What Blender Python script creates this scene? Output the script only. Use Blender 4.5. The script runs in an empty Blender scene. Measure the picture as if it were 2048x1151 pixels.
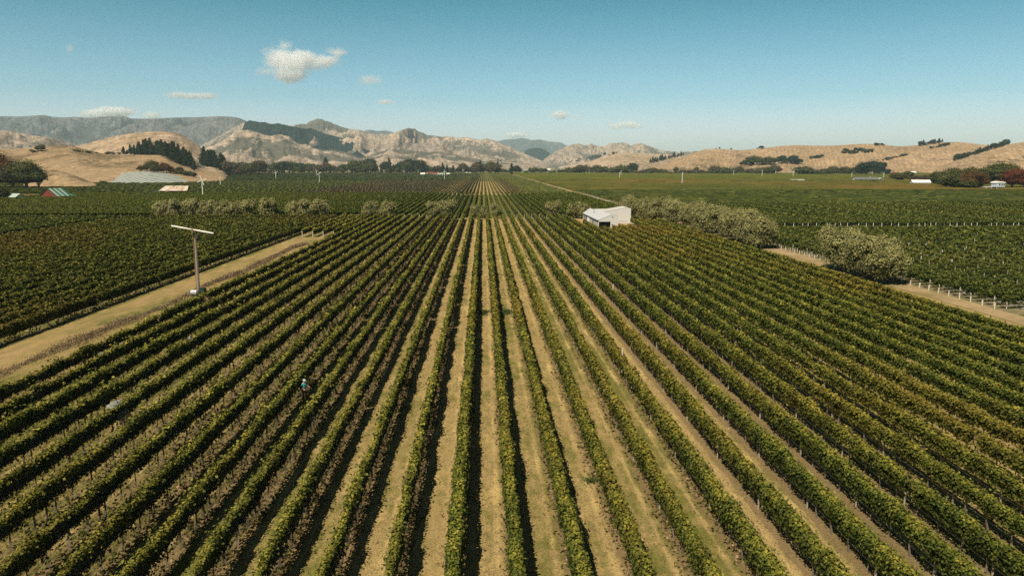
import bpy, math, random
import numpy as np
from mathutils import Vector, Matrix
R = math.radians
sc = bpy.context.scene
col = sc.collection
rng = np.random.default_rng(7)
random.seed(7)

# ------------------------------------------------------------------ camera, sky, sun, exposure
F, CX, CY, CAMH = 1500.0, 1024.0, 575.5, 18.4
PITCH, YAW = R(9.22), R(2.19)
cam_d = bpy.data.cameras.new('camera'); cam = bpy.data.objects.new('camera', cam_d); col.objects.link(cam)
cam.location = (0, 0, CAMH); cam.rotation_euler = (math.pi/2 - PITCH, 0, -YAW)
cam_d.sensor_width = 36; cam_d.lens = F*36/2048; cam_d.clip_start = 0.5; cam_d.clip_end = 90000
sc.camera = cam
SUN_DIR = Vector((0.43, 0.66, -1.0)).normalized()         # direction the light travels
sun_el = math.asin(-SUN_DIR.z); sun_az = math.atan2(-SUN_DIR.x, -SUN_DIR.y)   # compass angle of the sun from +Y
world = bpy.data.worlds.new('World'); sc.world = world; world.use_nodes = True
wn, wl = world.node_tree.nodes, world.node_tree.links
wn.clear()
sky = wn.new('ShaderNodeTexSky'); sky.sky_type = 'NISHITA'; sky.sun_disc = False
sky.sun_elevation = sun_el; sky.sun_rotation = sun_az; sky.altitude = 0
sky.air_density = 0.9; sky.dust_density = 1.2; sky.ozone_density = 1.0
tint = wn.new('ShaderNodeMix'); tint.data_type = 'RGBA'; tint.blend_type = 'MULTIPLY'; tint.inputs[0].default_value = 1
tc_ = wn.new('ShaderNodeTexCoord'); sx_ = wn.new('ShaderNodeSeparateXYZ'); wl.new(tc_.outputs['Generated'], sx_.inputs[0])
rp_ = wn.new('ShaderNodeValToRGB'); wl.new(sx_.outputs[2], rp_.inputs[0])          # the sky deepens smoothly from horizon to zenith
_st = [(0.0, (1.25, 1.05, 1.18)), (0.085, (.45, .665, .70)), (0.20, (.085, .43, .42)), (0.32, (.010, .265, .27)), (0.55, (.045, .125, .135)), (1.0, (.08, .075, .078))]
for _k in range(4): rp_.color_ramp.elements.new(.5)
for _k, (_p, _c) in enumerate(_st): rp_.color_ramp.elements[_k].position = _p; rp_.color_ramp.elements[_k].color = (*_c, 1)
wl.new(rp_.outputs[0], tint.inputs[7])
bg = wn.new('ShaderNodeBackground'); bg.inputs[1].default_value = 0.138
wo = wn.new('ShaderNodeOutputWorld')
wl.new(sky.outputs[0], tint.inputs[6]); wl.new(tint.outputs[2], bg.inputs[0]); wl.new(bg.outputs[0], wo.inputs[0])
sl = bpy.data.lights.new('sun', 'SUN'); sl.energy = 5.0; sl.angle = R(0.53); sl.color = (1.0, 0.88, 0.70)
sun = bpy.data.objects.new('sun', sl); col.objects.link(sun); sun.location = (-40, -100, 110)
sun.rotation_euler = SUN_DIR.to_track_quat('-Z', 'Y').to_euler()
sc.view_settings.view_transform = 'Standard'; sc.view_settings.look = 'None'
sc.view_settings.exposure = 0.42; sc.view_settings.gamma = 1; sc.view_settings.use_curve_mapping = False
sc.render.engine = 'CYCLES'
cy = sc.cycles
cy.max_bounces = 12; cy.diffuse_bounces = 1; cy.glossy_bounces = 1; cy.transmission_bounces = 3
cy.volume_bounces = 10; cy.transparent_max_bounces = 6; cy.volume_max_steps = 64
cy.use_denoising = False; cy.denoiser = 'OPENIMAGEDENOISE'

# ------------------------------------------------------------------ pixel -> world helpers (photo is 2048 x 1151)
sa, ca, sp, cp = math.sin(YAW), math.cos(YAW), math.sin(PITCH), math.cos(PITCH)
def ray(px, py):
    r = (ca, -sa, 0); f = (sa*cp, ca*cp, -sp); u = (sa*sp, ca*sp, cp)
    a, b = (px-CX)/F, -(py-CY)/F
    return tuple(f[i] + r[i]*a + u[i]*b for i in range(3))
def ground(px, py, z=0.0):
    d = ray(px, py); t = (z-CAMH)/d[2]
    return d[0]*t, d[1]*t
def at(px, py, Y):
    d = ray(px, py); t = Y/d[1]
    return d[0]*t, Y, CAMH + d[2]*t
def mpp(Y): return Y/F       # metres per photo pixel at distance Y

# ------------------------------------------------------------------ object helpers
_O1 = ['first','second','third','fourth','fifth','sixth','seventh','eighth','ninth','tenth','eleventh','twelfth','thirteenth',
 'fourteenth','fifteenth','sixteenth','seventeenth','eighteenth','nineteenth']
_T = {2: 'twent', 3: 'thirt', 4: 'fort', 5: 'fift', 6: 'sixt', 7: 'sevent', 8: 'eight', 9: 'ninet'}
ORD = list(_O1)
for _n in range(20, 140):
    h_, r_ = ('hundred-and-' if _n > 100 else ''), _n % 100
    if r_ == 0: ORD.append('hundredth')
    elif r_ < 20: ORD.append(h_ + _O1[r_-1])
    else: ORD.append(h_ + (_T[r_//10] + 'ieth' if r_ % 10 == 0 else _T[r_//10] + 'y-' + _O1[r_ % 10 - 1]))
def tag(o, label=None, cat=None, group=None, kind=None):
    if label and len(label.split()) > 16: print('LONG', len(label.split()), label)
    if label: o['label'] = label
    if cat: o['category'] = cat
    if group: o['group'] = group
    if kind: o['kind'] = kind
    return o
def link(name, data, parent=None, loc=None, rz=None):
    o = bpy.data.objects.new(name, data); col.objects.link(o)
    if parent is not None: o.parent = parent
    if loc is not None: o.location = loc
    if rz is not None: o.rotation_euler = (0, 0, rz)
    return o
def empty(name, loc, label, cat, group=None, rz=0.0):
    o = link(name, None, None, loc, rz); o.empty_display_size = 0.5
    return tag(o, label, cat, group)
def mesh(name, V, faces, mats, leaf_tone=None, midx=None, smooth=False):
    """faces: array (m,k) or list of such arrays"""
    me = bpy.data.meshes.new(name)
    V = np.asarray(V, dtype=np.float32)
    if isinstance(faces, np.ndarray): faces = [faces]
    faces = [np.asarray(f, dtype=np.int32) for f in faces if len(f)]
    loops = np.concatenate([f.ravel() for f in faces])
    sizes = np.concatenate([np.full(len(f), f.shape[1], dtype=np.int32) for f in faces])
    me.vertices.add(len(V)); me.vertices.foreach_set('co', V.ravel())
    me.loops.add(len(loops)); me.loops.foreach_set('vertex_index', loops)
    me.polygons.add(len(sizes))
    me.polygons.foreach_set('loop_start', np.concatenate([[0], np.cumsum(sizes)[:-1]]).astype(np.int32))
    me.polygons.foreach_set('loop_total', sizes)
    if midx is not None: me.polygons.foreach_set('material_index', np.asarray(midx, dtype=np.int32))
    me.polygons.foreach_set('use_smooth', np.full(len(sizes), bool(smooth)))
    me.update(calc_edges=True)
    if leaf_tone is not None:
        at_ = me.attributes.new('leaf_tone', 'FLOAT', 'FACE'); at_.data.foreach_set('value', np.asarray(leaf_tone, dtype=np.float32))
    for m in (mats if isinstance(mats, (list, tuple)) else [mats]): me.materials.append(m)
    return me
class MB:
    """collects boxes, prisms and tubes into one mesh"""
    def __init__(s): s.V, s.F4, s.F3, s.n = [], [], [], 0
    def add(s, v, f4=(), f3=()):
        v = np.asarray(v, dtype=float)
        s.V.append(v)
        for f in f4: s.F4.append([i+s.n for i in f])
        for f in f3: s.F3.append([i+s.n for i in f])
        s.n += len(v); return s
    def box(s, x0, x1, y0, y1, z0, z1):
        v = [(x, y, z) for z in (z0, z1) for x, y in ((x0, y0), (x1, y0), (x1, y1), (x0, y1))]
        return s.add(v, [(3,2,1,0), (4,5,6,7), (0,1,5,4), (1,2,6,5), (2,3,7,6), (3,0,4,7)])
    def prism(s, pts, d, closed=True):
        """extrude a polygon (list of 3D points) by vector d"""
        n = len(pts); a = np.array(pts, dtype=float); b = a + np.array(d)
        v = np.vstack([a, b]); base = s.n
        s.add(v, [(i, (i+1) % n, n+(i+1) % n, n+i) for i in range(n)])
        for poly in (list(range(n))[::-1], list(range(n, 2*n))):
            for k in range(1, n-1): s.F3.append([base+poly[0], base+poly[k], base+poly[k+1]])
        return s
    def tube(s, pts, rad, n=6, cap=True):
        pts = [Vector(p) for p in pts]; rad = rad if hasattr(rad, '__len__') else [rad]*len(pts)
        v = []
        for i, p in enumerate(pts):
            t = (pts[min(i+1, len(pts)-1)] - pts[max(i-1, 0)]).normalized()
            a = t.cross(Vector((0, 0, 1)) if abs(t.z) < .9 else Vector((1, 0, 0))).normalized(); b = t.cross(a)
            for k in range(n):
                q = p + (a*math.cos(2*math.pi*k/n) + b*math.sin(2*math.pi*k/n))*rad[i]; v.append(tuple(q))
        f = [(i*n+k, i*n+(k+1) % n, (i+1)*n+(k+1) % n, (i+1)*n+k) for i in range(len(pts)-1) for k in range(n)]
        base = s.n; s.add(v, f)
        if cap:
            for o in (0, (len(pts)-1)*n):
                for k in range(1, n-1): s.F3.append([base+o, base+o+k, base+o+k+1])
        return s
    def mesh(s, name, m):
        f = []
        if s.F4: f.append(np.array(s.F4))
        if s.F3: f.append(np.array(s.F3))
        return mesh(name, np.vstack(s.V), f, m)
    def build(s, name, m, parent=None, loc=None, rz=None):
        return link(name, s.mesh(name, m), parent, loc, rz)

# ------------------------------------------------------------------ materials
def nmat(name):
    m = bpy.data.materials.new(name); m.use_nodes = True
    t = m.node_tree; b = t.nodes['Principled BSDF']
    b.inputs['Roughness'].default_value = 0.9
    b.inputs['Specular IOR Level'].default_value = 0.2
    return m, t.nodes, t.links, b
def mixc(n, l, fac, a, b, mode='MIX'):
    x = n.new('ShaderNodeMix'); x.data_type = 'RGBA'; x.blend_type = mode
    for i, s in ((0, fac), (6, a), (7, b)):
        if isinstance(s, (int, float)): x.inputs[i].default_value = s
        elif isinstance(s, tuple): x.inputs[i].default_value = (*s[:3], 1)
        else: l.new(s, x.inputs[i])
    return x.outputs[2]
def ramp(n, l, src, stops):
    r = n.new('ShaderNodeValToRGB'); e = r.color_ramp.elements
    while len(e) < len(stops): e.new(0.5)
    for k, (p, c) in enumerate(stops):
        e[k].position = p; e[k].color = (*c, 1) if isinstance(c, tuple) else (c, c, c, 1)
    l.new(src, r.inputs[0]); return r.outputs[0]
def noise(n, l, vec, scale, detail=4, rough=0.55, dist=0.0):
    x = n.new('ShaderNodeTexNoise'); x.inputs['Scale'].default_value = scale; x.inputs['Detail'].default_value = detail
    x.inputs['Roughness'].default_value = rough; x.inputs['Distortion'].default_value = dist
    l.new(vec, x.inputs['Vector']); return x.outputs['Fac']
def wpos(n): return n.new('ShaderNodeNewGeometry').outputs['Position']
def mapped(n, l, vec, scale=(1, 1, 1), rot=(0, 0, 0)):
    x = n.new('ShaderNodeMapping'); x.inputs['Scale'].default_value = scale; x.inputs['Rotation'].default_value = rot
    l.new(vec, x.inputs[0]); return x.outputs[0]
def mth(n, l, op, a, b=None, c=None):
    x = n.new('ShaderNodeMath'); x.operation = op
    for i, s in enumerate((a, b, c)):
        if s is None: continue
        if isinstance(s, (int, float)): x.inputs[i].default_value = s
        else: l.new(s, x.inputs[i])
    return x.outputs[0]
def bump(n, l, b, h, strength=0.5, dist=0.1):
    x = n.new('ShaderNodeBump'); x.inputs['Strength'].default_value = strength; x.inputs['Distance'].default_value = dist
    l.new(h, x.inputs['Height']); l.new(x.outputs[0], b.inputs['Normal'])

def plain(name, c, rough=0.8, metal=0.0, var=0.12, scale=1.5, spec=0.2):
    m, n, l, b = nmat(name)
    f = noise(n, l, wpos(n), scale, 5)
    l.new(mixc(n, l, f, tuple(x*(1-var) for x in c), tuple(min(1, x*(1+var)) for x in c)), b.inputs['Base Color'])
    b.inputs['Roughness'].default_value = rough; b.inputs['Metallic'].default_value = metal
    b.inputs['Specular IOR Level'].default_value = spec
    return m

def leaf_mat(name, stops, patch=None, patch_scale=0.03, transl=0.14, patch_lo=.5, patch_hi=.72):
    """leaf colours by a per-leaf tone (random, on canopies with painted light and shade); patches of another colour by place"""
    m, n, l, b = nmat(name)
    a = n.new('ShaderNodeAttribute'); a.attribute_name = 'leaf_tone'
    p = wpos(n)
    wob = noise(n, l, p, 0.55, 3)
    v = mth(n, l, 'ADD', a.outputs['Fac'], mth(n, l, 'MULTIPLY', mth(n, l, 'SUBTRACT', wob, 0.5), 1.1))
    c = ramp(n, l, v, stops)
    if patch:
        f = noise(n, l, mapped(n, l, p, (1, 0.45, 1)), patch_scale, 4, 0.6)
        f = ramp(n, l, f, [(patch_lo, 0.0), (patch_hi, 1.0)])
        c = mixc(n, l, mth(n, l, 'MULTIPLY', f, a.outputs['Fac']), c, patch)
    l.new(c, b.inputs['Base Color'])
    b.inputs['Roughness'].default_value = 0.6; b.inputs['Specular IOR Level'].default_value = 0.08
    if transl:
        tr = n.new('ShaderNodeBsdfTranslucent'); l.new(c, tr.inputs[0])
        ms = n.new('ShaderNodeMixShader'); ms.inputs[0].default_value = transl
        l.new(b.outputs[0], ms.inputs[1]); l.new(tr.outputs[0], ms.inputs[2])
        l.new(ms.outputs[0], n['Material Output'].inputs[0])
    return m
M = {}
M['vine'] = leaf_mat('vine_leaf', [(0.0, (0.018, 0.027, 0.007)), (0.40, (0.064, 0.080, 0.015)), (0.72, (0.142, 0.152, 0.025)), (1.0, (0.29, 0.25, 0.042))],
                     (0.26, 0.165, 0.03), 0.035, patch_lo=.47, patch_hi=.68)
M['vine_ragged'] = leaf_mat('ragged_vine_leaf', [(0.0, (0.022, 0.030, 0.008)), (0.40, (0.078, 0.088, 0.017)), (0.72, (0.175, 0.172, 0.030)), (1.0, (0.34, 0.285, 0.05))],
                     (0.19, 0.14, 0.03), 0.05)
M['vine_yellow'] = leaf_mat('yellowing_vine_leaf', [(0.0, (0.016, 0.022, 0.006)), (0.40, (0.045, 0.055, 0.012)), (0.72, (0.105, 0.112, 0.020)), (1.0, (0.19, 0.165, 0.03))],
                     (0.19, 0.115, 0.03), 0.022, patch_lo=.53, patch_hi=.76)
M['vine_dark'] = leaf_mat('dark_vine_leaf', [(0.0, (0.016, 0.026, 0.008)), (0.45, (0.048, 0.064, 0.014)), (0.8, (0.098, 0.112, 0.022)), (1.0, (0.19, 0.18, 0.03))],
                     (0.13, 0.125, 0.025), 0.012)
M['willow'] = leaf_mat('willow_leaf', [(0.0, (0.035, 0.038, 0.018)), (0.25, (0.135, 0.138, 0.055)), (0.65, (0.36, 0.34, 0.135)), (1.0, (0.56, 0.50, 0.23))],
                     (0.31, 0.29, 0.145), 0.06, transl=.35)
M['pine'] = leaf_mat('pine_needles', [(0.0, (0.007, 0.016, 0.009)), (0.6, (0.018, 0.034, 0.017)), (1.0, (0.034, 0.052, 0.024))], None, transl=0.08)
M['broad'] = leaf_mat('broadleaf_foliage', [(0.0, (0.022, 0.030, 0.010)), (0.5, (0.065, 0.074, 0.022)), (1.0, (0.15, 0.145, 0.04))],
                      (0.085, 0.062, 0.025), 0.01, transl=.15)
M['autumn'] = leaf_mat('autumn_foliage', [(0.0, (0.04, 0.024, 0.010)), (0.5, (0.10, 0.048, 0.018)), (1.0, (0.19, 0.090, 0.028))],
                       (0.09, 0.075, 0.02), 0.02, transl=.15)
M['redleaf'] = leaf_mat('red_foliage', [(0.0, (0.055, 0.016, 0.010)), (0.5, (0.13, 0.038, 0.018)), (1.0, (0.20, 0.07, 0.03))],
                       (0.10, 0.06, 0.02), 0.03, transl=.15)
M['brown_tree'] = leaf_mat('brown_foliage', [(0.0, (0.035, 0.028, 0.018)), (0.5, (0.075, 0.060, 0.035)), (1.0, (0.13, 0.10, 0.055))], None, transl=.1)
M['weed'] = leaf_mat('dry_weed', [(0.0, (0.08, 0.055, 0.033)), (0.5, (0.20, 0.145, 0.085)), (1.0, (0.40, 0.30, 0.18))], (0.10, 0.10, 0.035), 0.12, transl=.2)
M['under'] = leaf_mat('undervine_growth', [(0.0, (0.055, 0.055, 0.020)), (0.45, (0.135, 0.128, 0.038)), (0.8, (0.25, 0.175, 0.085)), (1.0, (0.37, 0.26, 0.16))],
                      (0.10, 0.12, 0.025), 0.10, transl=.2, patch_lo=.45, patch_hi=.6)
M['tuft'] = leaf_mat('dry_tuft', [(0.0, (0.10, 0.085, 0.035)), (0.5, (0.27, 0.195, 0.085)), (1.0, (0.50, 0.385, 0.20))], (0.085, 0.10, 0.028), 0.14, transl=.1, patch_lo=.42, patch_hi=.58)
M['greengrass'] = leaf_mat('green_grass', [(0.0, (0.035, 0.055, 0.018)), (1.0, (0.075, 0.11, 0.03))], None, transl=.2)
M['bark'] = plain('bark', (0.14, 0.115, 0.085), var=.4, scale=8)
M['vine_bark'] = plain('vine_bark', (0.20, 0.165, 0.13), var=.4, scale=8)
M['post'] = plain('weathered_post', (0.30, 0.26, 0.205), var=.3, scale=6)
M['post_dark'] = plain('dark_treated_post', (0.13, 0.105, 0.075), var=.3, scale=6)
M['white'] = plain('white_paint', (0.78, 0.77, 0.72), var=.05, scale=.8)
M['guard'] = plain('white_vine_guard', (0.56, 0.50, 0.42), var=.12, scale=2)
M['wire'] = plain('galvanised_wire', (0.35, 0.35, 0.34), rough=.4, metal=.6)
M['concrete'] = plain('pale_concrete', (0.50, 0.47, 0.41), var=.1)
M['glass'], _n, _l, _b = nmat('dark_window_glass')
_b.inputs['Base Color'].default_value = (0.012, 0.016, 0.018, 1); _b.inputs['Roughness'].default_value = 0.08; _b.inputs['Specular IOR Level'].default_value = 0.5
M['tower'] = plain('weathered_steel', (0.44, 0.40, 0.34), rough=.6, metal=.15, var=.25, scale=1.3)
M['rust'] = plain('rusty_cap', (0.30, 0.17, 0.09), var=.3, scale=5)
M['engine'] = plain('dark_green_engine_paint', (0.018, 0.035, 0.03), rough=.5)
M['galv'] = plain('galvanised_tank', (0.42, 0.43, 0.43), rough=.45, metal=.4)
M['red_wall'] = plain('faded_red_boards', (0.16, 0.038, 0.027), var=.25, scale=.7)
M['green_roof'] = plain('green_roof_iron', (0.06, 0.15, 0.10), rough=.5, var=.15)
M['pale_roof'] = plain('pale_roof_sheet', (0.34, 0.42, 0.36), rough=.5, var=.1)
M['teal'] = plain('teal_paint', (0.05, 0.42, 0.36), var=.15)
M['shade_net'], n_, l_, b_ = nmat('net_cloth'); b_.inputs['Base Color'].default_value = (0.30, 0.31, 0.28, 1)
_t = n_.new('ShaderNodeBsdfTransparent'); _m = n_.new('ShaderNodeMixShader'); l_.new(ramp(n_, l_, noise(n_, l_, wpos(n_), 6, 3, .7), [(.35, .25), (.6, .9)]), _m.inputs[0]); l_.new(_t.outputs[0], _m.inputs[1]); l_.new(b_.outputs[0], _m.inputs[2]); l_.new(_m.outputs[0], n_['Material Output'].inputs[0])

def house_mat():
    m, n, l, b = nmat('pale_ribbed_cladding')
    p = wpos(n)
    w = n.new('ShaderNodeTexWave'); w.wave_type = 'BANDS'; w.bands_direction = 'X'; w.inputs['Scale'].default_value = 1.1
    l.new(p, w.inputs['Vector'])
    f = noise(n, l, p, .5, 3)
    c = mixc(n, l, f, (0.50, 0.485, 0.455), (0.57, 0.55, 0.52))
    l.new(c, b.inputs['Base Color']); b.inputs['Roughness'].default_value = .55
    l.new(mixc(n, l, mth(n, l, 'MULTIPLY', w.outputs['Fac'], .25), c, (.36, .35, .33)), b.inputs['Base Color'])
    return m
M['cladding'] = house_mat()
def rusty_roof():
    m, n, l, b = nmat('rusty_roof_iron')
    f = noise(n, l, mapped(n, l, wpos(n), (1, .3, 1)), .45, 5, .6)
    c = ramp(n, l, f, [(.40, (0.50, 0.44, 0.37)), (.56, (0.40, 0.30, 0.22)), (.66, (0.26, 0.07, 0.03))])
    l.new(c, b.inputs['Base Color']); b.inputs['Roughness'].default_value = .6
    return m
M['rusty_roof'] = rusty_roof()

def net_mat():
    m, n, l, b = nmat('dark_bird_net'); p = wpos(n)
    f = noise(n, l, mapped(n, l, p, (1, 1, 1)), 1.4, 4, .65)
    l.new(ramp(n, l, f, [(.35, (0.022, 0.026, 0.028)), (.62, (0.05, 0.055, 0.052)), (.80, (0.16, 0.17, 0.16))]), b.inputs['Base Color'])
    t = n.new('ShaderNodeBsdfTransparent'); ms = n.new('ShaderNodeMixShader')
    l.new(ramp(n, l, noise(n, l, p, 5, 3, .7), [(.40, .10), (.62, .62)]), ms.inputs[0]); l.new(t.outputs[0], ms.inputs[1]); l.new(b.outputs[0], ms.inputs[2])
    l.new(ms.outputs[0], n['Material Output'].inputs[0]); return m
M['side_net'] = net_mat()
S = 2.7            # spacing of the vine rows
X0 = 1.35          # a row stands at X0 + k*S
def vineyard_floor(name, straw, green, soil, gscale=0.05, gshift=0.0, rows='Y', track=0.9):
    m, n, l, b = nmat(name)
    p = wpos(n); sep = n.new('ShaderNodeSeparateXYZ'); l.new(p, sep.inputs[0])
    ax = sep.outputs[0] if rows == 'Y' else sep.outputs[1]
    u = mth(n, l, 'DIVIDE', mth(n, l, 'SUBTRACT', ax, X0), S)
    fr = mth(n, l, 'FRACT', u)
    d = mth(n, l, 'MULTIPLY', mth(n, l, 'ABSOLUTE', mth(n, l, 'SUBTRACT', fr, 0.5)), S)       # 0 mid aisle .. 1.35 at the vines
    lane = mth(n, l, 'FLOOR', u)
    wn_ = n.new('ShaderNodeTexWhiteNoise'); wn_.noise_dimensions = '1D'; l.new(lane, wn_.inputs['W'])
    st = (1, .22, 1) if rows == 'Y' else (.22, 1, 1)
    big = noise(n, l, mapped(n, l, p, st), gscale*6, 5, .62)
    mid = noise(n, l, mapped(n, l, p, (1, .5, 1) if rows == 'Y' else (.5, 1, 1)), 1.3, 5, .65)
    fine = noise(n, l, p, 7.5, 4, .75)
    vfine = noise(n, l, p, 26, 2, .7)
    t1 = mth(n, l, 'MULTIPLY', mth(n, l, 'SUBTRACT', wn_.outputs[0], .5), .22)
    xs_ = ramp(n, l, mth(n, l, 'MULTIPLY', sep.outputs[0], -.02), [(.12, 0.0), (.5, .16)]) if rows == 'Y' else 0.0
    g = mth(n, l, 'ADD', mth(n, l, 'ADD', mth(n, l, 'ADD', big, t1), gshift), xs_)
    trk = mth(n, l, 'SUBTRACT', 1.0, mth(n, l, 'MULTIPLY', mth(n, l, 'ABSOLUTE', mth(n, l, 'SUBTRACT', d, .62)), 4.0))
    trk = mth(n, l, 'MAXIMUM', trk, 0.0)
    g = mth(n, l, 'SUBTRACT', g, mth(n, l, 'MULTIPLY', trk, .10*track*2))
    g = mth(n, l, 'ADD', g, mth(n, l, 'MULTIPLY', mth(n, l, 'SUBTRACT', mid, .5), .95))
    gm = ramp(n, l, g, [(.37, 0.0), (.62, .95)])
    c = mixc(n, l, gm, straw, green)
    # bleached straw patches
    bl = ramp(n, l, mth(n, l, 'ADD', noise(n, l, mapped(n, l, p, (1, .35, 1)), .55, 4, .6), mth(n, l, 'MULTIPLY', trk, .12)), [(.56, 0.0), (.75, .75)])
    c = mixc(n, l, bl, c, tuple(min(1, x*1.65) for x in straw))
    dk = ramp(n, l, noise(n, l, mapped(n, l, p, (1, .7, 1), (0, 0, .4)), 2.6, 5, .75), [(.52, 0.0), (.70, .8)])
    c = mixc(n, l, dk, c, (0.135, 0.095, 0.045))
    # bare strip under the vines
    sm = ramp(n, l, mth(n, l, 'ADD', d, mth(n, l, 'MULTIPLY', mth(n, l, 'SUBTRACT', mid, .5), .7)), [(.92, 0.0), (1.12, .8)])
    c = mixc(n, l, sm, c, soil)
    k = mth(n, l, 'ADD', mth(n, l, 'MULTIPLY', fine, .9), mth(n, l, 'MULTIPLY', vfine, .7))
    c = mixc(n, l, ramp(n, l, k, [(.55, 0.0), (1.05, 1.0)]), mixc(n, l, 1.0, c, (.42, .40, .36), 'MULTIPLY'), mixc(n, l, 1.0, c, (1.5, 1.48, 1.4), 'MULTIPLY'))
    l.new(c, b.inputs['Base Color'])
    bump(n, l, b, k, .8, .10)
    b.inputs['Specular IOR Level'].default_value = 0.05
    return m
M['floor_main'] = vineyard_floor('dry_grass_aisles', (0.345, 0.260, 0.118), (0.150, 0.150, 0.040), (0.200, 0.145, 0.080))
M['floor_left'] = vineyard_floor('green_grass_aisles', (0.25, 0.19, 0.085), (0.085, 0.095, 0.028), (0.18, 0.13, 0.08), gshift=.08)
M['floor_green'] = vineyard_floor('green_aisles', (0.165, 0.155, 0.055), (0.080, 0.098, 0.026), (0.10, 0.095, 0.045), gshift=.12)
M['floor_cross'] = vineyard_floor('pale_bare_aisles', (0.25, 0.21, 0.13), (0.075, 0.095, 0.030), (0.24, 0.20, 0.14), rows='X', gshift=.05)

def mottled(name, cols, s1=0.08, s2=1.2, fine=8, st=(1, 1, 1), bs=.5):
    m, n, l, b = nmat(name); p = wpos(n)
    q = mapped(n, l, p, st)
    a = mth(n, l, 'ADD', mth(n, l, 'MULTIPLY', noise(n, l, q, s1, 5, .6), .65), mth(n, l, 'MULTIPLY', noise(n, l, q, s2, 5, .65), .35))
    k = len(cols); c = ramp(n, l, a, [(.36+.28*i/(k-1), x) for i, x in enumerate(cols)])
    f = noise(n, l, p, fine, 4, .7)
    c = mixc(n, l, f, mixc(n, l, 1.0, c, (.66, .65, .62), 'MULTIPLY'), mixc(n, l, 1.0, c, (1.3, 1.3, 1.26), 'MULTIPLY'))
    l.new(c, b.inputs['Base Color']); bump(n, l, b, f, bs, .1)
    b.inputs['Specular IOR Level'].default_value = .05
    return m
M['lane'] = mottled('grassy_lane', [(0.44, 0.31, 0.17), (0.33, 0.235, 0.11), (0.24, 0.185, 0.075), (0.105, 0.115, 0.032)], 0.10, 1.1, 6, (1, .35, 1), .9)
M['cross_lane'] = mottled('dry_headland', [(0.34, 0.24, 0.13), (0.25, 0.18, 0.09), (0.16, 0.14, 0.05)], 0.06, .6, 5)
M['dirt'] = mottled('pale_dirt', [(0.40, 0.30, 0.18), (0.31, 0.23, 0.13), (0.19, 0.16, 0.07)], 0.12, 1.0, 6)
M['orange_dirt'] = mottled('orange_dirt', [(0.46, 0.30, 0.17), (0.38, 0.24, 0.13), (0.24, 0.18, 0.09)], 0.12, 1.0, 6)
M['farmland'] = mottled('farmland', [(0.085, 0.095, 0.030), (0.075, 0.085, 0.026), (0.16, 0.135, 0.055), (0.10, 0.10, 0.035)], 0.003, .02, .12, (1, 2, 1), .2)
M['gravel'] = mottled('white_gravel_track', [(0.42, 0.39, 0.32), (0.33, 0.30, 0.23), (0.22, 0.20, 0.12)], .05, .7, 5)

def hill_mat(name, base, dark, scrub, s=1.0, scrub_amt=.5, streak=0.0, grain=1.0):
    m, n, l, b = nmat(name); p = wpos(n)
    q = mapped(n, l, p, (1, .6, 1.6))
    a = noise(n, l, q, .0016*s, 6, .62, .6); c = mixc(n, l, ramp(n, l, a, [(.36, 0.0), (.66, 1.0)]), base, dark)
    f = noise(n, l, q, .022*s, 6, .72, .3)
    c = mixc(n, l, ramp(n, l, f, [(.40, 0.0), (.62, 1.0)]), mixc(n, l, 1.0, c, (1-.45*grain, 1-.44*grain, 1-.41*grain), 'MULTIPLY'), mixc(n, l, 1.0, c, (1+.28*grain, 1+.26*grain, 1+.23*grain), 'MULTIPLY'))
    # scrub grows in patches and gullies
    ga = n.new('ShaderNodeAttribute'); ga.attribute_name = 'gully'
    g = mth(n, l, 'ADD', mth(n, l, 'MULTIPLY', noise(n, l, q, .0035*s, 5, .7, 1.0), .55), mth(n, l, 'MULTIPLY', noise(n, l, q, .03*s, 4, .75), .45))
    g = mth(n, l, 'SUBTRACT', g, mth(n, l, 'MULTIPLY', ga.outputs['Fac'], .045*scrub_amt*2))
    e = .66 - .16*scrub_amt
    c = mixc(n, l, ramp(n, l, g, [(e, 0.0), (e+.05, .85)]), c, scrub)
    if streak:
        w = n.new('ShaderNodeTexWave'); w.inputs['Scale'].default_value = .012*s; w.inputs['Distortion'].default_value = 9; w.inputs['Detail'].default_value = 4
        l.new(mapped(n, l, p, (1, .7, 1), (0, 0, .5)), w.inputs['Vector'])
        c = mixc(n, l, mth(n, l, 'MULTIPLY', w.outputs['Fac'], streak), c, mixc(n, l, 1.0, c, (.72, .70, .66), 'MULTIPLY'))
    l.new(c, b.inputs['Base Color']); b.inputs['Specular IOR Level'].default_value = .05
    bump(n, l, b, f, .9, 22/s)
    return m
TAN, TAN2, SCR = (0.50, 0.38, 0.27), (0.33, 0.245, 0.155), (0.070, 0.075, 0.045)
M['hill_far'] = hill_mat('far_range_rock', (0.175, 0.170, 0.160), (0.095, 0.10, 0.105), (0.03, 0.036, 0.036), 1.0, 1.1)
M['hill_mid'] = hill_mat('dry_mountain_grass', (0.44, 0.345, 0.26), (0.25, 0.21, 0.165), (0.065, 0.07, 0.055), 1.5, 1.15)
M['hill_low'] = hill_mat('dry_hill_grass', TAN, TAN2, SCR, 2.6, .55, .3)
M['hill_near'] = hill_mat('tan_pasture', (0.44, 0.32, 0.195), (0.33, 0.235, 0.135), (0.15, 0.115, 0.065), 4.0, .75, .8, .5)
M['hill_right'] = hill_mat('golden_pasture', (0.45, 0.32, 0.195), (0.34, 0.24, 0.14), (0.16, 0.12, 0.07), 2.4, .6, .8, .5)
M['hill_forest_shade'] = hill_mat('shadowed_pine_forest', (0.007, 0.021, 0.022), (0.009, 0.025, 0.025), (0.005, 0.015, 0.017), 4.0, .5)  # pine forest with a cloud shadow's dark blue put into its colour
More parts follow.
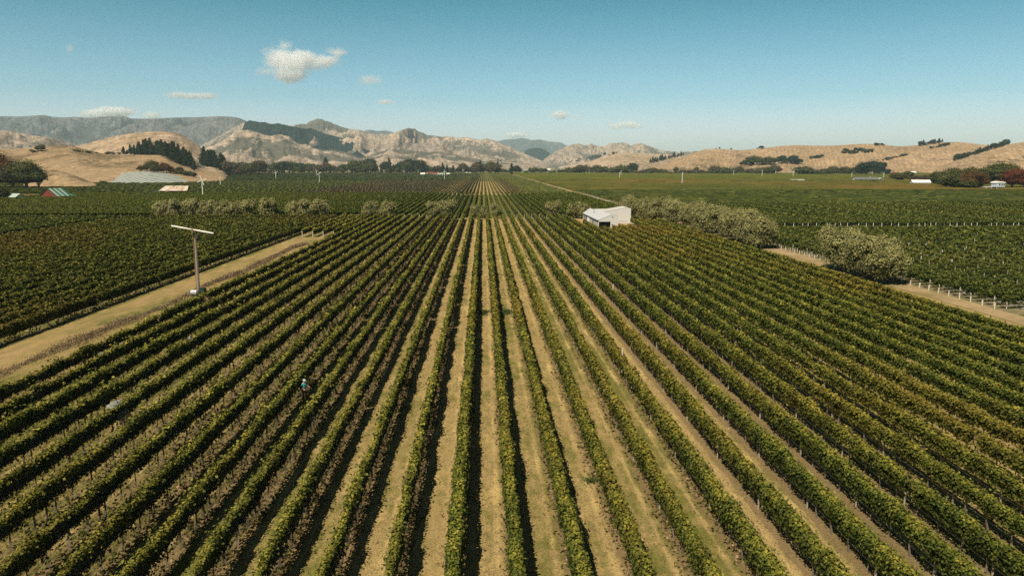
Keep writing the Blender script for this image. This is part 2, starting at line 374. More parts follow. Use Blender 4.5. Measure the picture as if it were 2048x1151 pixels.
M['hill_blue'] = hill_mat('distant_peak', (0.060, 0.085, 0.090), (0.09, 0.105, 0.105), (0.03, 0.05, 0.05), .6, .6)

# ------------------------------------------------------------------ vector noise
def _hash(i, j, seed):
    h = (i.astype(np.int64)*374761393 + j.astype(np.int64)*668265263 + seed*974634777) & 0xffffffff
    h = ((h ^ (h >> 13))*1274126177) & 0xffffffff
    return ((h ^ (h >> 16)) & 0xffffff)/float(0xffffff)
def vnoise(x, y, seed=0):
    i, j = np.floor(x), np.floor(y); u, v = x-i, y-j
    u = u*u*u*(u*(u*6-15)+10); v = v*v*v*(v*(v*6-15)+10)
    a, b, c, d = _hash(i, j, seed), _hash(i+1, j, seed), _hash(i, j+1, seed), _hash(i+1, j+1, seed)
    return a + (b-a)*u + (c-a)*v + (a-b-c+d)*u*v
def fbm(x, y, seed=0, octv=5, gain=.5, ridged=False):
    s, a, t = 0, 1.0, 0
    for k in range(octv):
        n = vnoise(x*2.03**k + 17.3*k, y*2.03**k - 9.1*k, seed+k)
        if ridged: n = 1 - np.abs(2*n-1)
        s = s + a*n; t += a; a *= gain
    return s/t
def sm(x, a, b):
    t = np.clip((x-a)/(b-a), 0, 1); return t*t*(3-2*t)

# ------------------------------------------------------------------ hills
HILLS = []
class Hill:
    def __init__(s, ctrl, foot, amp=0.35, wl=900, back=1.35, pw=1.0, seed=1, ridged=True, crest_amp=0.0, sub=0):
        pts = []
        for c in ctrl:
            px, py, D = c
            X, Y, Z = at(px, py, D); pts.append((X/Y, Y, Z))
        s.q = np.array([p[0] for p in pts]); s.Yc = np.array([p[1] for p in pts]); s.Zc = np.array([p[2] for p in pts])
        s.foot, s.amp, s.wl, s.back, s.pw, s.seed, s.ridged, s.ca = foot, amp, wl, back, pw, seed, ridged, crest_amp
        HILLS.append(s)
    def h(s, X, Y):
        q = X/Y
        Yc = np.interp(q, s.q, s.Yc); Zc = np.interp(q, s.q, s.Zc)
        crest_n = (fbm(q*260, q*0+s.seed, s.seed+40, 4)-.5)*s.ca
        Zc = Zc + crest_n*Zc*sm(Zc, 0, 40)
        t = (Y - s.foot)/(Yc - s.foot)
        tb = (Y - Yc)/((s.back-1)*Yc)
        fr = np.clip(t, 0, 1)**s.pw
        prof = np.where(t < 1, fr, 1 - sm(tb, 0, 1))
        wx = X + 0.35*s.wl*(fbm(X/s.wl*.7, Y/s.wl*.7, s.seed+9, 3)-.5)*2
        n = fbm(wx/s.wl, Y/s.wl*.62, s.seed, 6, .52, s.ridged)
        n2 = fbm(wx/s.wl*3.1, Y/s.wl*1.9, s.seed+5, 4, .6, s.ridged)
        env = np.clip(4*np.clip(t, 0, 1)*(1-np.clip(t, 0, 1)), 0, 1)**.42 * (t < 1) + (t >= 1)*.0
        z = Zc*prof + (((n-.62 if s.ridged else n-.5)*1.0 + (n2-.6 if s.ridged else n2-.5)*.60)*s.amp*Zc*env*3.6)
        lim = CAMH + (Zc - CAMH)*(Y/Yc)*0.997                # spurs stay under the skyline
        z = np.where(t < 1.0, np.minimum(z, lim), z)
        edge = sm(q, s.q[0], s.q[0]+.01)*(1 - sm(q, s.q[-1]-.01, s.q[-1]))
        z = z*edge
        s.gul = (n-.5) + .5*(n2-.5)
        return np.where((q < s.q[0]) | (q > s.q[-1]) | (t <= 0), -3.0, np.maximum(z, -3)*1.0)
    def build(s, name, mat, label, nx=420, ny=90):
        q = np.linspace(s.q[0]+1e-5, s.q[-1]-1e-5, nx)
        Ycm = np.interp(q, s.q, s.Yc)
        tt = np.concatenate([np.linspace(0.0, 1, int(ny*.82))**.9, 1+np.linspace(.03, 1, ny-int(ny*.82))])
        T, Q = np.meshgrid(tt, q, indexing='ij'); YC = np.broadcast_to(Ycm, T.shape)
        Y = np.where(T <= 1, s.foot + T*(YC-s.foot), YC + (T-1)*(s.back-1)*YC)
        X = Q*Y; Z = s.h(X, Y); Z[0, :] = -4; Z[-1, :] = -4
        V = np.stack([X, Y, Z], -1).reshape(-1, 3)
        i, j = np.meshgrid(np.arange(len(tt)-1), np.arange(nx-1), indexing='ij'); a = (i*nx+j).ravel()
        f = np.stack([a, a+1, a+nx+1, a+nx], -1)
        g = s.gul.reshape(-1); g = (g-np.median(g))/(np.std(g)+1e-6)
        me = mesh(name, V, f, mat, smooth=True)
        a_ = me.attributes.new('gully', 'FLOAT', 'POINT'); a_.data.foreach_set('value', g.astype(np.float32))
        o = link(name, me); tag(o, kind='structure', label=label)
        return o
def hmax(X, Y):
    X = np.asarray(X, float); Y = np.asarray(Y, float); z = np.zeros_like(Y)
    for h in HILLS: z = np.maximum(z, h.h(X, Y))
    return z
_Ys = np.geomspace(250, 11000, 1400)
def place(px, py):
    """where the ray through a photo pixel meets the land"""
    d = ray(px, py); X = d[0]/d[1]*_Ys; Z = CAMH + d[2]/d[1]*_Ys
    hit = np.nonzero(hmax(X, _Ys) >= Z)[0]
    if len(hit) == 0: return None
    k = hit[0]; return float(X[k]), float(_Ys[k]), float(hmax(X[k:k+1], _Ys[k:k+1])[0])

def C(D, *p): return [(x, y, D) for x, y in p]
hA = Hill(C(9500, (-160,330),(-130,236),(0,232),(40,233),(88,230),(105,233.5),(130,235),(150,233.5),(175,235.5),(240,231.5),(252,233),(262,237),(300,237.5),(350,235),(400,234),(440,232.5),(462,233),(478,236),(495,243),(520,258),(560,275),(620,300),(660,330)), 6200, .34, 1500, seed=3)
hA2 = Hill(C(3400, (-120,325),(-80,262),(-20,259),(20,262),(50,268),(80,273),(108,276),(130,283),(152,290),(180,296),(215,301),(260,315),(300,332)), 2350, .28, 500, seed=11)
hB = Hill(C(7000, (380,332),(400,292),(430,277),(455,262),(478,250),(492,245),(530,246),(560,251),(583,252),(592,250),(600,247),(612,248.5),(622,242),(634,237.5),(645,239),(652,242),(664,246),(680,252),(692,257),(708,259.5),(727,261.5),(740,267),(757,269),(772,268),(788,266),(800,261),(815,256.5),(828,258),(842,264),(858,271),(872,271),(885,274),(900,273),(915,276),(930,274),(945,276),(960,280),(975,277.5),(988,281),(1000,286),(1020,293),(1040,303),(1065,313),(1085,322),(1110,332)), 4000, .36, 1150, seed=21, crest_amp=.05)
hBs = Hill(C(12500, (700,300),(726,262),(738,259.5),(745,260),(755,262),(770,261),(785,264),(800,275),(820,300)), 10500, .2, 1500, seed=23)
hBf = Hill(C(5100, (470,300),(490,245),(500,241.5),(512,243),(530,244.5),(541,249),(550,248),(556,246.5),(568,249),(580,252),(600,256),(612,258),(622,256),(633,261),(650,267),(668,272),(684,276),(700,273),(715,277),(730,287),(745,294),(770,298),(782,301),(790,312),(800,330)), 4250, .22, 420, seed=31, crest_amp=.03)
hB3 = Hill(C(4100, (370,332),(390,300),(410,296),(428,290),(445,281),(462,270),(480,262),(494,259),(505,262),(520,267),(540,272),(560,269),(578,273),(590,283),(601,289),(612,288),(627,296),(645,300),(665,299),(685,303),(703,308),(721,315),(736,313),(754,305),(772,301),(792,299),(812,300.5),(830,301),(855,304),(880,303),(905,309),(930,313),(960,318),(1000,322),(1040,326),(1080,331)), 2950, .30, 560, seed=41, crest_amp=.03)
hC = Hill(C(15500, (930,322),(990,284),(1005,280),(1015,278.5),(1030,278),(1045,275.5),(1055,278),(1063,280),(1080,279),(1092,282),(1110,284),(1122,285),(1135,292),(1160,300),(1180,330)), 11500, .3, 1900, seed=51)
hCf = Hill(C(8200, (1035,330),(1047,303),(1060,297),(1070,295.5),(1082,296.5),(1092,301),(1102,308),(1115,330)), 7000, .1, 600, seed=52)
hD = Hill(C(8800, (1070,332),(1095,313),(1110,303),(1125,296),(1140,290),(1152,287),(1160,287.5),(1170,291),(1182,288),(1190,289),(1200,293),(1212,291),(1222,286.5),(1232,285.5),(1245,284.5),(1255,287),(1262,291),(1270,288),(1278,286),(1290,289),(1300,293),(1310,296),(1322,300),(1340,302),(1360,304),(1380,303),(1394,302),(1410,308),(1440,330)), 5600, .42, 1050, seed=61, crest_amp=.06)
hE = Hill(C(3600, (1120,334),(1150,328),(1180,322),(1205,314),(1225,308),(1240,305),(1260,305),(1290,307),(1320,308),(1350,309),(1400,312),(1440,320),(1480,334)), 2500, .10, 500, seed=71, ridged=False, pw=.9)
hF = Hill(C(2850, (1290,336),(1320,332),(1350,320),(1375,310),(1392,304),(1408,299),(1425,298),(1440,297.5),(1470,300),(1490,300),(1520,297),(1560,292),(1595,290),(1625,291),(1650,291.5),(1690,290),(1715,288),(1735,287.5),(1762,289),(1800,293),(1840,290),(1870,285.5),(1890,284),(1915,284),(1940,286),(1960,289),(1990,290),(2048,286),(2200,284),(2260,330)), 1750, .30, 480, seed=81, ridged=False, pw=.85)
hG = Hill(C(1950, (1860,338),(1885,331),(1905,323),(1930,314),(1960,304),(1990,295),(2020,288),(2048,284),(2120,279),(2200,276),(2260,330)), 1300, .26, 360, seed=91, ridged=False, pw=.9)
hH1 = Hill(C(1750, (110,330),(130,298),(150,293),(185,284),(215,276),(240,270.5),(270,265.5),(300,263),(330,263),(348,264.5),(362,269),(375,276),(390,287),(405,297),(420,308),(440,320),(460,334)), 1190, .12, 260, seed=101, ridged=False, pw=.8)
hH2 = Hill(C(1180, (-150,310),(-60,300),(0,297),(60,297),(100,291),(150,293),(200,306),(240,309.5),(300,310),(333,310.5),(345,315),(365,325),(395,336),(430,345),(460,352)), 790, .08, 200, seed=111, ridged=False, pw=1.3, back=1.12)
hH3 = Hill(C(700, (40,366),(62,350),(82,341),(95,339.5),(115,341),(135,346),(155,353),(175,361),(195,368),(205,372)), 640, .05, 120, seed=121, ridged=False, pw=.8, back=1.1)
hN = Hill(C(905, (176,368),(200,360),(222,352),(250,345.5),(275,342.5),(300,342),(325,345),(350,350),(372,356),(392,361),(405,366)), 775, .0, 120, seed=131, ridged=False, pw=.9, back=1.08)
def build_hills():
    hA.build('mountain_range', M['hill_far'], 'long flat-topped blue-grey mountain range on the left skyline', 460, 84)
    hA2.build('foothills', M['hill_mid'], 'low gullied tan foothills in front of the flat-topped range', 260, 70)
    hB.build('mountains', M['hill_mid'], 'pale tan rugged mountains with a pointed summit at the middle of the skyline', 520, 96)
    hBs.build('distant_peak', M['hill_blue'], 'small blue peak showing behind the central mountains', 80, 24)
    hBf.build('forested_ridge', M['hill_forest_shade'], 'dark forested ridge, cloud shadow in its colour, sloping down across the tan mountains', 360, 60)
    hB3.build('foothills', M['hill_mid'], 'bright tan foothills below the dark forested ridge', 440, 64)
    hC.build('distant_mountains', M['hill_blue'], 'far blue mountains right of the centre of the skyline', 200, 50)
    hCf.build('forested_hill', M['hill_forest_shade'], 'dark forested dome before the far blue mountains', 80, 30)
    hD.build('mountains', M['hill_mid'], 'row of small jagged grey-tan peaks right of centre', 360, 90)
    hE.build('low_hill', M['hill_low'], 'low smooth tan hill below the jagged peaks', 260, 60)
    hF.build('rolling_hills', M['hill_right'], 'golden rolling hills along the right skyline', 400, 64)
    hG.build('hill_shoulder', M['hill_right'], 'nearer golden hill shoulder at the right edge', 220, 60)
    hH1.build('grassy_dome', M['hill_low'], 'rounded tan hill behind the pine stand', 300, 70)
    hH2.build('pasture_slope', M['hill_near'], 'tan pasture slope below the lone round tree', 360, 60)
    hH3.build('pasture_mound', M['hill_near'], 'small tan mound beside the big dark trees', 120, 30)
    m, n, l, b = nmat('white_netting_rows'); p = wpos(n)
    w = n.new('ShaderNodeTexWave'); w.inputs['Scale'].default_value = .04; w.inputs['Distortion'].default_value = 2.5; w.inputs['Detail'].default_value = 3; w.bands_direction = 'X'
    l.new(mapped(n, l, p, (1, .35, 1), (0, 0, .3)), w.inputs['Vector'])
    f = mth(n, l, 'MULTIPLY', w.outputs['Fac'], noise(n, l, p, .15, 4, .7))
    l.new(ramp(n, l, f, [(.05, (0.38, 0.40, 0.39)), (.22, (0.27, 0.29, 0.27)), (.5, (0.10, 0.12, 0.08))]), b.inputs['Base Color'])
    hN.build('netted_vineyard_slope', m, 'pale grey slope of vines under white netting', 140, 40)

# ------------------------------------------------------------------ ground sheets
def sheet(name, x0, x1, y0, y1, z, mat, label=None, pts=None):
    P_ = pts or [(x0, y0), (x1, y0), (x1, y1), (x0, y1)]
    o = link(name, mesh(name, [(x, y, z) for x, y in P_], np.array([list(range(len(P_)))]), mat))
    return tag(o, kind='structure', label=label)
sheet('ground', -30000, 30000, -3000, 40000, 0.0, M['farmland'])
sheet('vineyard_floor', -49.2, 63.3, -30, 262.5, .004, M['floor_main'], 'dry grass aisles between the vine rows of the near block')
sheet('vineyard_floor', -600, -49.3, -30, 262.5, .004, M['floor_left'], 'grassy aisles of the vine block left of the lane')
sheet('vineyard_floor', -600, 62.0, 271.5, 490, .004, M['floor_green'], 'aisles between the vine rows beyond the shelter trees')
sheet('vineyard_floor', -700, 62.0, 496.5, 915, .004, M['floor_main'], 'tan aisles of the browning vine block')
sheet('vineyard_floor', -1200, 62.0, 915, 2000, .004, M['floor_green'], 'aisles of the farthest straight vine rows')
sheet('vineyard_floor', 67.0, 900, 60, 540, .004, M['floor_cross'], 'pale aisles of the vine block right of the dirt track')
sheet('grass_lane', 0, 0, 0, 0, .008, M['lane'], 'wide mown grass lane running between two vine blocks', pts=[(-50.3, -20), (-37.4, -20), (-37.4, 196), (-47.0, 196), (-47.6, 175)])
sheet('headland', -600, 62.1, 262.5, 271.5, .004, M['cross_lane'], 'dry headland under the row of shelter trees')
sheet('headland', -700, 64, 490, 496.5, .004, M['cross_lane'], 'second narrow headland across the far vine rows')
sheet('dirt_track', 63.4, 66.9, -20, 2000, .012, M['dirt'], 'pale dirt track beside the white end posts')
sheet('gravel_track', 64.2, 67.3, 385, 490, .018, M['gravel'], 'pale stretch of the track beyond the shelter trees')
sheet('yard', 0, 0, 0, 0, .016, M['orange_dirt'], 'bare orange dirt yard around the white house', pts=[(27, 228), (33, 212), (43, 222), (53, 240), (60, 243), (60, 262), (27, 262), (25, 244)])

# ------------------------------------------------------------------ leaves
def kites(c, size, nrm, jit=.55):
    """one kite-shaped leaf face per centre"""
    n = len(c)
    nr = nrm + rng.normal(0, jit, (n, 3)); nr /= np.linalg.norm(nr, axis=1)[:, None] + 1e-9
    t = rng.normal(0, 1, (n, 3)); u = np.cross(nr, t); u /= np.linalg.norm(u, axis=1)[:, None] + 1e-9
    v = np.cross(nr, u); s = (size*rng.uniform(.7, 1.3, n))[:, None]
    V = np.stack([c-u*s*.5, c+v*s*.42+u*s*.08, c+u*s*.55, c-v*s*.42+u*s*.08], 1).reshape(-1, 3)
    return V, np.arange(4*n).reshape(-1, 4)
def n1(y, wl, seed):
    k = np.floor(y/wl); f = y/wl-k; f = f*f*(3-2*f)
    h = lambda i: _hash(i, i*0+seed, seed)
    return h(k)*(1-f)+h(k+1)*f
def row_profile(y, kind, seed):
    """half width, bottom and top of the canopy along a row, and how much of it is there"""
    vine = n1(y, .9, seed); lump = n1(y, 3.1, seed+1); big = n1(y, 11., seed+2)
    if kind == 'full':
        w = .22 + .10*vine + .09*lump; b = .68 + .20*(1-vine) + .10*lump; t = 1.66 + .20*vine + .16*lump + .18*big
        den = np.where(n1(y, 2.2, seed+3) > .965, .15, 1.0)
    elif kind == 'ragged':
        w = .10 + .11*vine + .09*lump; b = .72 + .24*(1-vine) + .12*lump; t = 1.58 + .36*vine + .30*lump
        den = np.where(n1(y, 2.4, seed+3) > .90, .25, 1.0)
    elif kind == 'bushy':
        w = .24 + .18*vine + .10*lump; b = .55 + .3*(1-vine); t = 1.55 + .45*vine + .25*lump
        den = np.where(n1(y, 2.4, seed+3) > .93, .4, 1.0)
    else:   # young
        w = .16 + .26*vine; b = .55 + .2*lump; t = 1.25 + .65*vine + .2*lump
        den = np.where(vine > .32, 1.0, .25)
    return w, b, t, den
_cache = {}
def foliage(kind, var, y0, y1, mat, lod, cover=1.5, near_boost=1.0):
    """canopy of one vine row from y0 to y1 along its own Y axis; lod(y) = leaf size"""
    key = (kind, var, round(y0, 1), round(y1, 1), mat.name, lod.__name__, cover)
    if key in _cache: return _cache[key]
    seed = 100+var*7
    ys = [y0]
    while ys[-1] < y1: ys.append(min(y1, ys[-1]+max(.35, lod(ys[-1])*1.8)))
    ys = np.array(ys); w, b, t, den = row_profile(ys, kind, seed)
    # dense inner hull
    ang = np.array([-.5, .12, .5, .88])*math.pi if len(ys) > 900 else np.array([-.5, .1, .5, .9])*math.pi
    k = {'full': .80, 'ragged': .82, 'bushy': .78}.get(kind, .5)
    zc, hz = (b+t)/2, (t-b)/2
    shr = np.where(den < .9, .02, 1.0)
    off = (n1(ys, 1.7, seed+5)-.5)*.12
    ring = []
    for a in ang:
        ring.append(np.stack([off+w*k*shr*math.cos(a), ys, zc+hz*k*shr*math.sin(a)], -1))
    H = np.stack(ring, 1); m = len(ang); V0 = H.reshape(-1, 3)
    i, j = np.meshgrid(np.arange(len(ys)-1), np.arange(m), indexing='ij')
    F0 = np.stack([i*m+j, i*m+(j+1) % m, (i+1)*m+(j+1) % m, (i+1)*m+j], -1).reshape(-1, 4)
    # leaves
    cs, ss, ns, hs = [], [], [], []
    step = 4.0; y = y0
    while y < y1:
        ye = min(y1, y+step); ls = lod((y+ye)/2)
        cnt = int((ye-y)*2.9*cover/(ls*ls*.45))
        yy = rng.uniform(y, ye, cnt); ww, bb, tt, dd = row_profile(yy, kind, seed)
        keep = rng.uniform(0, 1, cnt) < dd; yy, ww, bb, tt = yy[keep], ww[keep], bb[keep], tt[keep]; cnt = len(yy)
        a = rng.uniform(-.5*math.pi, 1.5*math.pi, cnt); a = np.where((np.sin(a) < -.55) & (rng.uniform(0, 1, cnt) < .6), -a, a)
        sx = np.sign(np.cos(a))*np.abs(np.cos(a))**.75; sz = np.sign(np.sin(a))*np.abs(np.sin(a))**.75
        rr = rng.uniform(.78, 1.12, cnt)
        if kind in ('ragged', 'bushy', 'young'):
            shoot = rng.uniform(0, 1, cnt) < .15; rr = np.where(shoot, rng.uniform(1.05, 1.85, cnt), rr)
        else:
            shoot = rng.uniform(0, 1, cnt) < .09; rr = np.where(shoot, rng.uniform(1.05, 1.5, cnt), rr)
        ox = (n1(yy, 1.7, seed+5)-.5)*.12
        c = np.stack([ox+ww*sx*rr, yy, (bb+tt)/2+(tt-bb)/2*sz*rr], -1)
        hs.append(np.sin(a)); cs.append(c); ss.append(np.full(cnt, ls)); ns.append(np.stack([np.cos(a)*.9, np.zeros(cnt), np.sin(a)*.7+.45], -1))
        y = ye
    c = np.vstack(cs); V1, F1 = kites(c, np.concatenate(ss), np.vstack(ns))
    sa_ = np.concatenate(hs); r = np.concatenate([np.full(len(F0), .12), np.clip(rng.normal(.36, .18, len(F1)) + .36*np.clip(sa_, 0, 1)**3 - .10*(sa_ < 0), 0, 1)])  # tops lightened, undersides and hull darkened: sunlit tops and shaded sides painted in
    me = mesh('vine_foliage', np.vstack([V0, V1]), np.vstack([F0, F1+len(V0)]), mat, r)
    _cache[key] = me; return me
def lod_near(y): return float(np.clip(.150*(max(y, 20)/36)**.62, .13, .50))
def lod_left(y): return float(np.clip(.185*(max(y, 40)/60)**.72, .17, .62))
def lod_mid(y): return .55
def lod_c1(y): return .30
def lod_c2(y): return .48
def lod_far(y): return .8

def trunk_mesh(y0, y1, step, seed, top=.95, key=None):
    k = ('trunk', round(y0, 1), round(y1, 1), step, seed)
    if k in _cache: return _cache[k]
    r_ = random.Random(seed); V, F4 = [], []; n = 0
    y = y0 + .6
    while y < y1-.3:
        if r_.random() > .04:
            dx, dy = r_.uniform(-.08, .08), r_.uniform(-.15, .15); w = r_.uniform(.035, .06)
            for (ox, oy, z, s) in ((0, 0, -.02, 1.25), (dx*1.6, dy*.6, top*.5, 1), (dx, dy, top, .8)):
                for a in range(3): V.append((ox+w*s*math.cos(a*2.094), y+oy+w*s*math.sin(a*2.094), z))
            for i in range(2):
                for a in range(3): F4.append((n+i*3+a, n+i*3+(a+1) % 3, n+(i+1)*3+(a+1) % 3, n+(i+1)*3+a))
            n += 9
        y += step*r_.uniform(.93, 1.07)
    me = mesh('vine_trunks', V, np.array(F4), M['vine_bark']); _cache[k] = me; return me
def posts_mesh(y0, y1, step, mat, top=1.9, w=.05):
    k = ('posts', round(y0, 1), round(y1, 1), step, mat.name, top, w)
    if k in _cache: return _cache[k]
    b = MB(); y = y0
    while y <= y1+.01: b.box(-w, w, y-w, y+w, -.02, top); y += step
    me = b.mesh('posts', mat); _cache[k] = me; return me
_pm = {}
def post_one(mat, top=1.95, w=.055):
    k = (mat.name, top, w)
    if k not in _pm:
        b = MB(); b.tube([(0, 0, -.03), (0, 0, top)], [w, w*.92], 6); _pm[k] = b.mesh('post', mat)
    return _pm[k]
def wires_mesh(y0, y1):
    k = ('wires', round(y0, 1), round(y1, 1))
    if k not in _cache:
        b = MB()
        for z in (.55, .95): b.box(-.008, .008, y0, y1, z-.008, z+.008)
        _cache[k] = b.mesh('wires', M['wire'])
    return _cache[k]
def net_mesh(y0, y1, var):
    k = ('net', round(y0, 1), round(y1, 1), var)
    if k in _cache: return _cache[k]
    n = int((y1-y0)/1.2)+1; ys = np.linspace(y0, y1, n); a = n1(ys, 3.3, 400+var); b_ = n1(ys, 1.6, 430+var)
    P_ = np.stack([np.stack([.10+.10*a, ys, 1.62+.12*b_], -1), np.stack([.30+.12*b_, ys, 1.2+.1*a], -1), np.stack([.36+.10*a, ys, .62+.28*b_], -1)], 1)
    i, j = np.meshgrid(np.arange(n-1), np.arange(2), indexing='ij')
    f = np.stack([i*3+j, i*3+j+1, (i+1)*3+j+1, (i+1)*3+j], -1).reshape(-1, 4)
    me = mesh('side_net', P_.reshape(-1, 3), f, M['side_net']); _cache[k] = me; return me
def weeds_mesh(y0, y1, var, dens=1.0):
    """unmown growth along the foot of a row"""
    k = ('under', round(y0, 1), round(y1, 1), var, dens)
    if k in _cache: return _cache[k]
    cs, ss = [], []
    y = y0
    while y < y1:
        ls = lod_near(y)*1.25; cnt = int(4*1.1*dens/(ls*ls*.45)*.55)
        yy = rng.uniform(y, y+4, cnt); amp = n1(yy, 2.6, 900+var)
        keep = rng.uniform(0, 1, cnt) < (.15+amp*1.1); yy = yy[keep]; amp = amp[keep]
        x = rng.normal(0, .26, len(yy)); z = np.abs(rng.normal(0, 1, len(yy)))*.14*(.4+amp) + .03
        cs.append(np.stack([x, yy, z], -1)); ss.append(np.full(len(yy), ls)); y += 4
    c = np.vstack(cs); V, F_ = kites(c, np.concatenate(ss), np.tile(np.array([0, 0, .5]), (len(c), 1)))
    me = mesh('undervine_weeds', V, F_, M['under'], np.clip(rng.normal(.5, .25, len(F_)), 0, 1)); _cache[k] = me; return me

def vine_row(x, y0, y1, kind, mat, var, label, group, lod, trunk=True, post_mat='post', wires=False, weeds=False,
             name='vine_row', rz=0.0, near_posts=0.0, post_step=7.2, cover=1.5, base_y=0.0, ph=1.95, trunk_step=1.8, net=False):
    root = empty(name, (x, base_y, 0), label, 'vine row', group, rz)
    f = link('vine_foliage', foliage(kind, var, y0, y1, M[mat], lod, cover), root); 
    if trunk:
        o = link('vine_trunks', trunk_mesh(y0, y1, trunk_step, var % 3), root); o['kind'] = 'stuff'
    ys = y0 + .2; k = 0
    while ys < near_posts:
        link('post', post_one(M[post_mat], ph), root, (0, ys, 0)); ys += post_step
    if ys < y1-1:
        o = link('far_posts', posts_mesh(ys, y1-.3, post_step, M[post_mat], ph), root); o['kind'] = 'stuff'
    if wires: link('wires', wires_mesh(y0, y1), root)
    if weeds:
        o = link('undervine_weeds', weeds_mesh(y0, y1, var % 3), root); o['kind'] = 'stuff'
    if net: link('side_net', net_mesh(y0, y1, var % 3), root)
    link('end_post', post_one(M['guard'], 1.45, .06), root, (0, y1+.35, 0))
    return root
HOUSE_GAP = (29.5, 57.0)
def main_end(x):
    if x < -40: return 262.0
    if 29.5 < x < 31.5: return 231.0
    if 31.5 < x < 47: return 210.0 if x < 38 else 215.0
    if 47 <= x < 57: return 238.5
    return 246.0 if x > 57 else 262.0
def build_main():
    ks = list(range(-14, 21)); left_n = 0
    xs = [X0 + k*S for k in ks]
    nl = [x for x in xs if x < 0]; nr = [x for x in xs if x > 0]
    for i, x in enumerate(nl):
        ragged = x < -1
        if x < -38:   start = 44.0
        else: start = max(14.0, abs(x)/.72 - 14)
        start = max(14.0, round(start/16-.3)*16.0)
        lab = ('ragged' if x < -6 else 'fairly full') + ' green vine row, ' + ORD[i] + ' to the right of the grass lane'
        kd = 'ragged' if x < -3 else 'full'
        vine_row(x, start, main_end(x), kd, 'vine_ragged' if kd == 'ragged' else 'vine', i % 3, lab, 'vine rows of the near block',
                 lod_near, post_mat='post_dark', wires=True, weeds=True, near_posts=86, ph=1.55, cover=1.35 if kd == 'ragged' else 1.5, net=x < -3)
    n = len(nr)
    for i, x in enumerate(nr):
        start = max(14.0, x/.72 - 16); start = max(14.0, round(start/16-.3)*16.0)
        lab = 'thick green vine row, ' + ORD[n-1-i] + ' to the left of the dirt track'
        vine_row(x, start, main_end(x), 'full', 'vine', (i % 3)+3, lab, 'vine rows of the near block', lod_near, near_posts=86, wires=x < 30, weeds=x < 14, ph=1.72)
    # three short rows that begin where the grass lane ends
    for i, x in enumerate((-39.15, -41.85, -44.55, -47.25)):
        rt = vine_row(x, 198, 262, 'ragged', 'vine_ragged', i, ['first', 'second', 'third', 'fourth'][i] + ' from the right of four short vine rows beyond the end of the grass lane',
                 'short vine rows at the end of the lane', lod_near)
        link('end_post', post_one(M['guard'], 1.7, .08), rt, (0, 197.4, 0))

def build_left():
    for i in range(26):
        x = -50.6 - 2.72*i
        start = max(56.0, round((abs(x)/.70 - 14)/24-.3)*24.0)
        kd = 'bushy'
        vine_row(x, start, 262.0, kd, 'vine_yellow', i % 3, 'dark green and yellowing vine row, ' + ORD[i] + ' to the left of the grass lane',
                 'vine rows left of the grass lane', lod_left, near_posts=0, weeds=i < 3, cover=1.35, post_mat='post_dark', ph=1.6)
    for i in range(30):
        x = -124.5 - 2.72*i
        start = max(140.0, round((abs(x)/.70 - 14)/12)*12.0)
        if start > 250: break
        vine_row(x, start, 262.0, 'bushy', 'vine_dark', i % 3, 'dark vine row of the far left block, ' + ORD[i] + ' beyond its grassy gap',
                 'vine rows of the far left block', lod_mid, trunk=False, cover=1.3)
M['vine_mid'] = leaf_mat('mid_vine_leaf', [(0.0, (0.018, 0.028, 0.007)), (0.40, (0.052, 0.070, 0.013)), (0.72, (0.105, 0.125, 0.020)), (1.0, (0.19, 0.19, 0.03))], (0.12, 0.12, 0.028), 0.012)
def build_second():
    k0 = 21
    for i in range(118):
        x = X0 + (k0-i)*S
        if 50 < x: yb = 272
        lab = 'straight vine row beyond the shelter trees, ' + ORD[i] + ' from the dirt track'
        root = empty('vine_row', (x, 0, 0), lab, 'vine row', 'vine rows beyond the shelter trees')
        st = max(272.0, round((abs(x)/.70 - 20)/20)*20.0)
        if st > 470: break
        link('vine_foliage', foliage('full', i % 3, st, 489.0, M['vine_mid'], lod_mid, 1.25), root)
        link('end_post', post_one(M['guard'], 1.4, .07), root, (0, st-.4, 0))
        link('end_post', post_one(M['guard'], 1.4, .07), root, (0, 489.4, 0))
def hull_rows(name, xs, y0f, y1f, seg, mat, label, along='Y', h=1.75, w=.42, cat=None):
    V, F_, rn = [], [], []; n = 0
    for x in xs:
        a, b = y0f(x), y1f(x)
        if b-a < 5: continue
        k = max(2, int((b-a)/seg)); ys = np.linspace(a, b, k+1)
        jw = w*rng.uniform(.7, 1.35, k+1); jt = h*rng.uniform(.8, 1.2, k+1); jx = rng.normal(0, .06, k+1)
        prof = [(-1, .45), (-.75, 1), (.75, 1), (1, .45)]
        P_ = np.stack([np.stack([x+jx+jw*u, ys, jt*v], -1) for u, v in prof], 1)
        if along == 'X': P_ = P_[..., [1, 0, 2]]
        V.append(P_.reshape(-1, 3))
        i, j = np.meshgrid(np.arange(k), np.arange(3), indexing='ij')
        f = np.stack([i*4+j, i*4+j+1, (i+1)*4+j+1, (i+1)*4+j], -1).reshape(-1, 4) + n
        F_.append(f); rn.append(np.clip(rng.normal(.5, .22, len(f)), 0, 1)); n += 4*(k+1)
    o = link(name, mesh(name, np.vstack(V), np.vstack(F_), mat, np.concatenate(rn)))
    return tag(o, label, cat, kind='stuff')
M['vine_far'] = leaf_mat('far_vine_leaf', [(0.0, (0.050, 0.058, 0.010)), (0.5, (0.115, 0.128, 0.018)), (1.0, (0.20, 0.20, 0.03))], (0.13, 0.11, 0.025), 0.004, transl=.1)
M['vine_brown'] = leaf_mat('browning_vine_leaf', [(0.0, (0.055, 0.045, 0.015)), (0.5, (0.105, 0.088, 0.028)), (1.0, (0.20, 0.15, 0.055))], (0.20, 0.12, 0.05), 0.012, transl=.1)
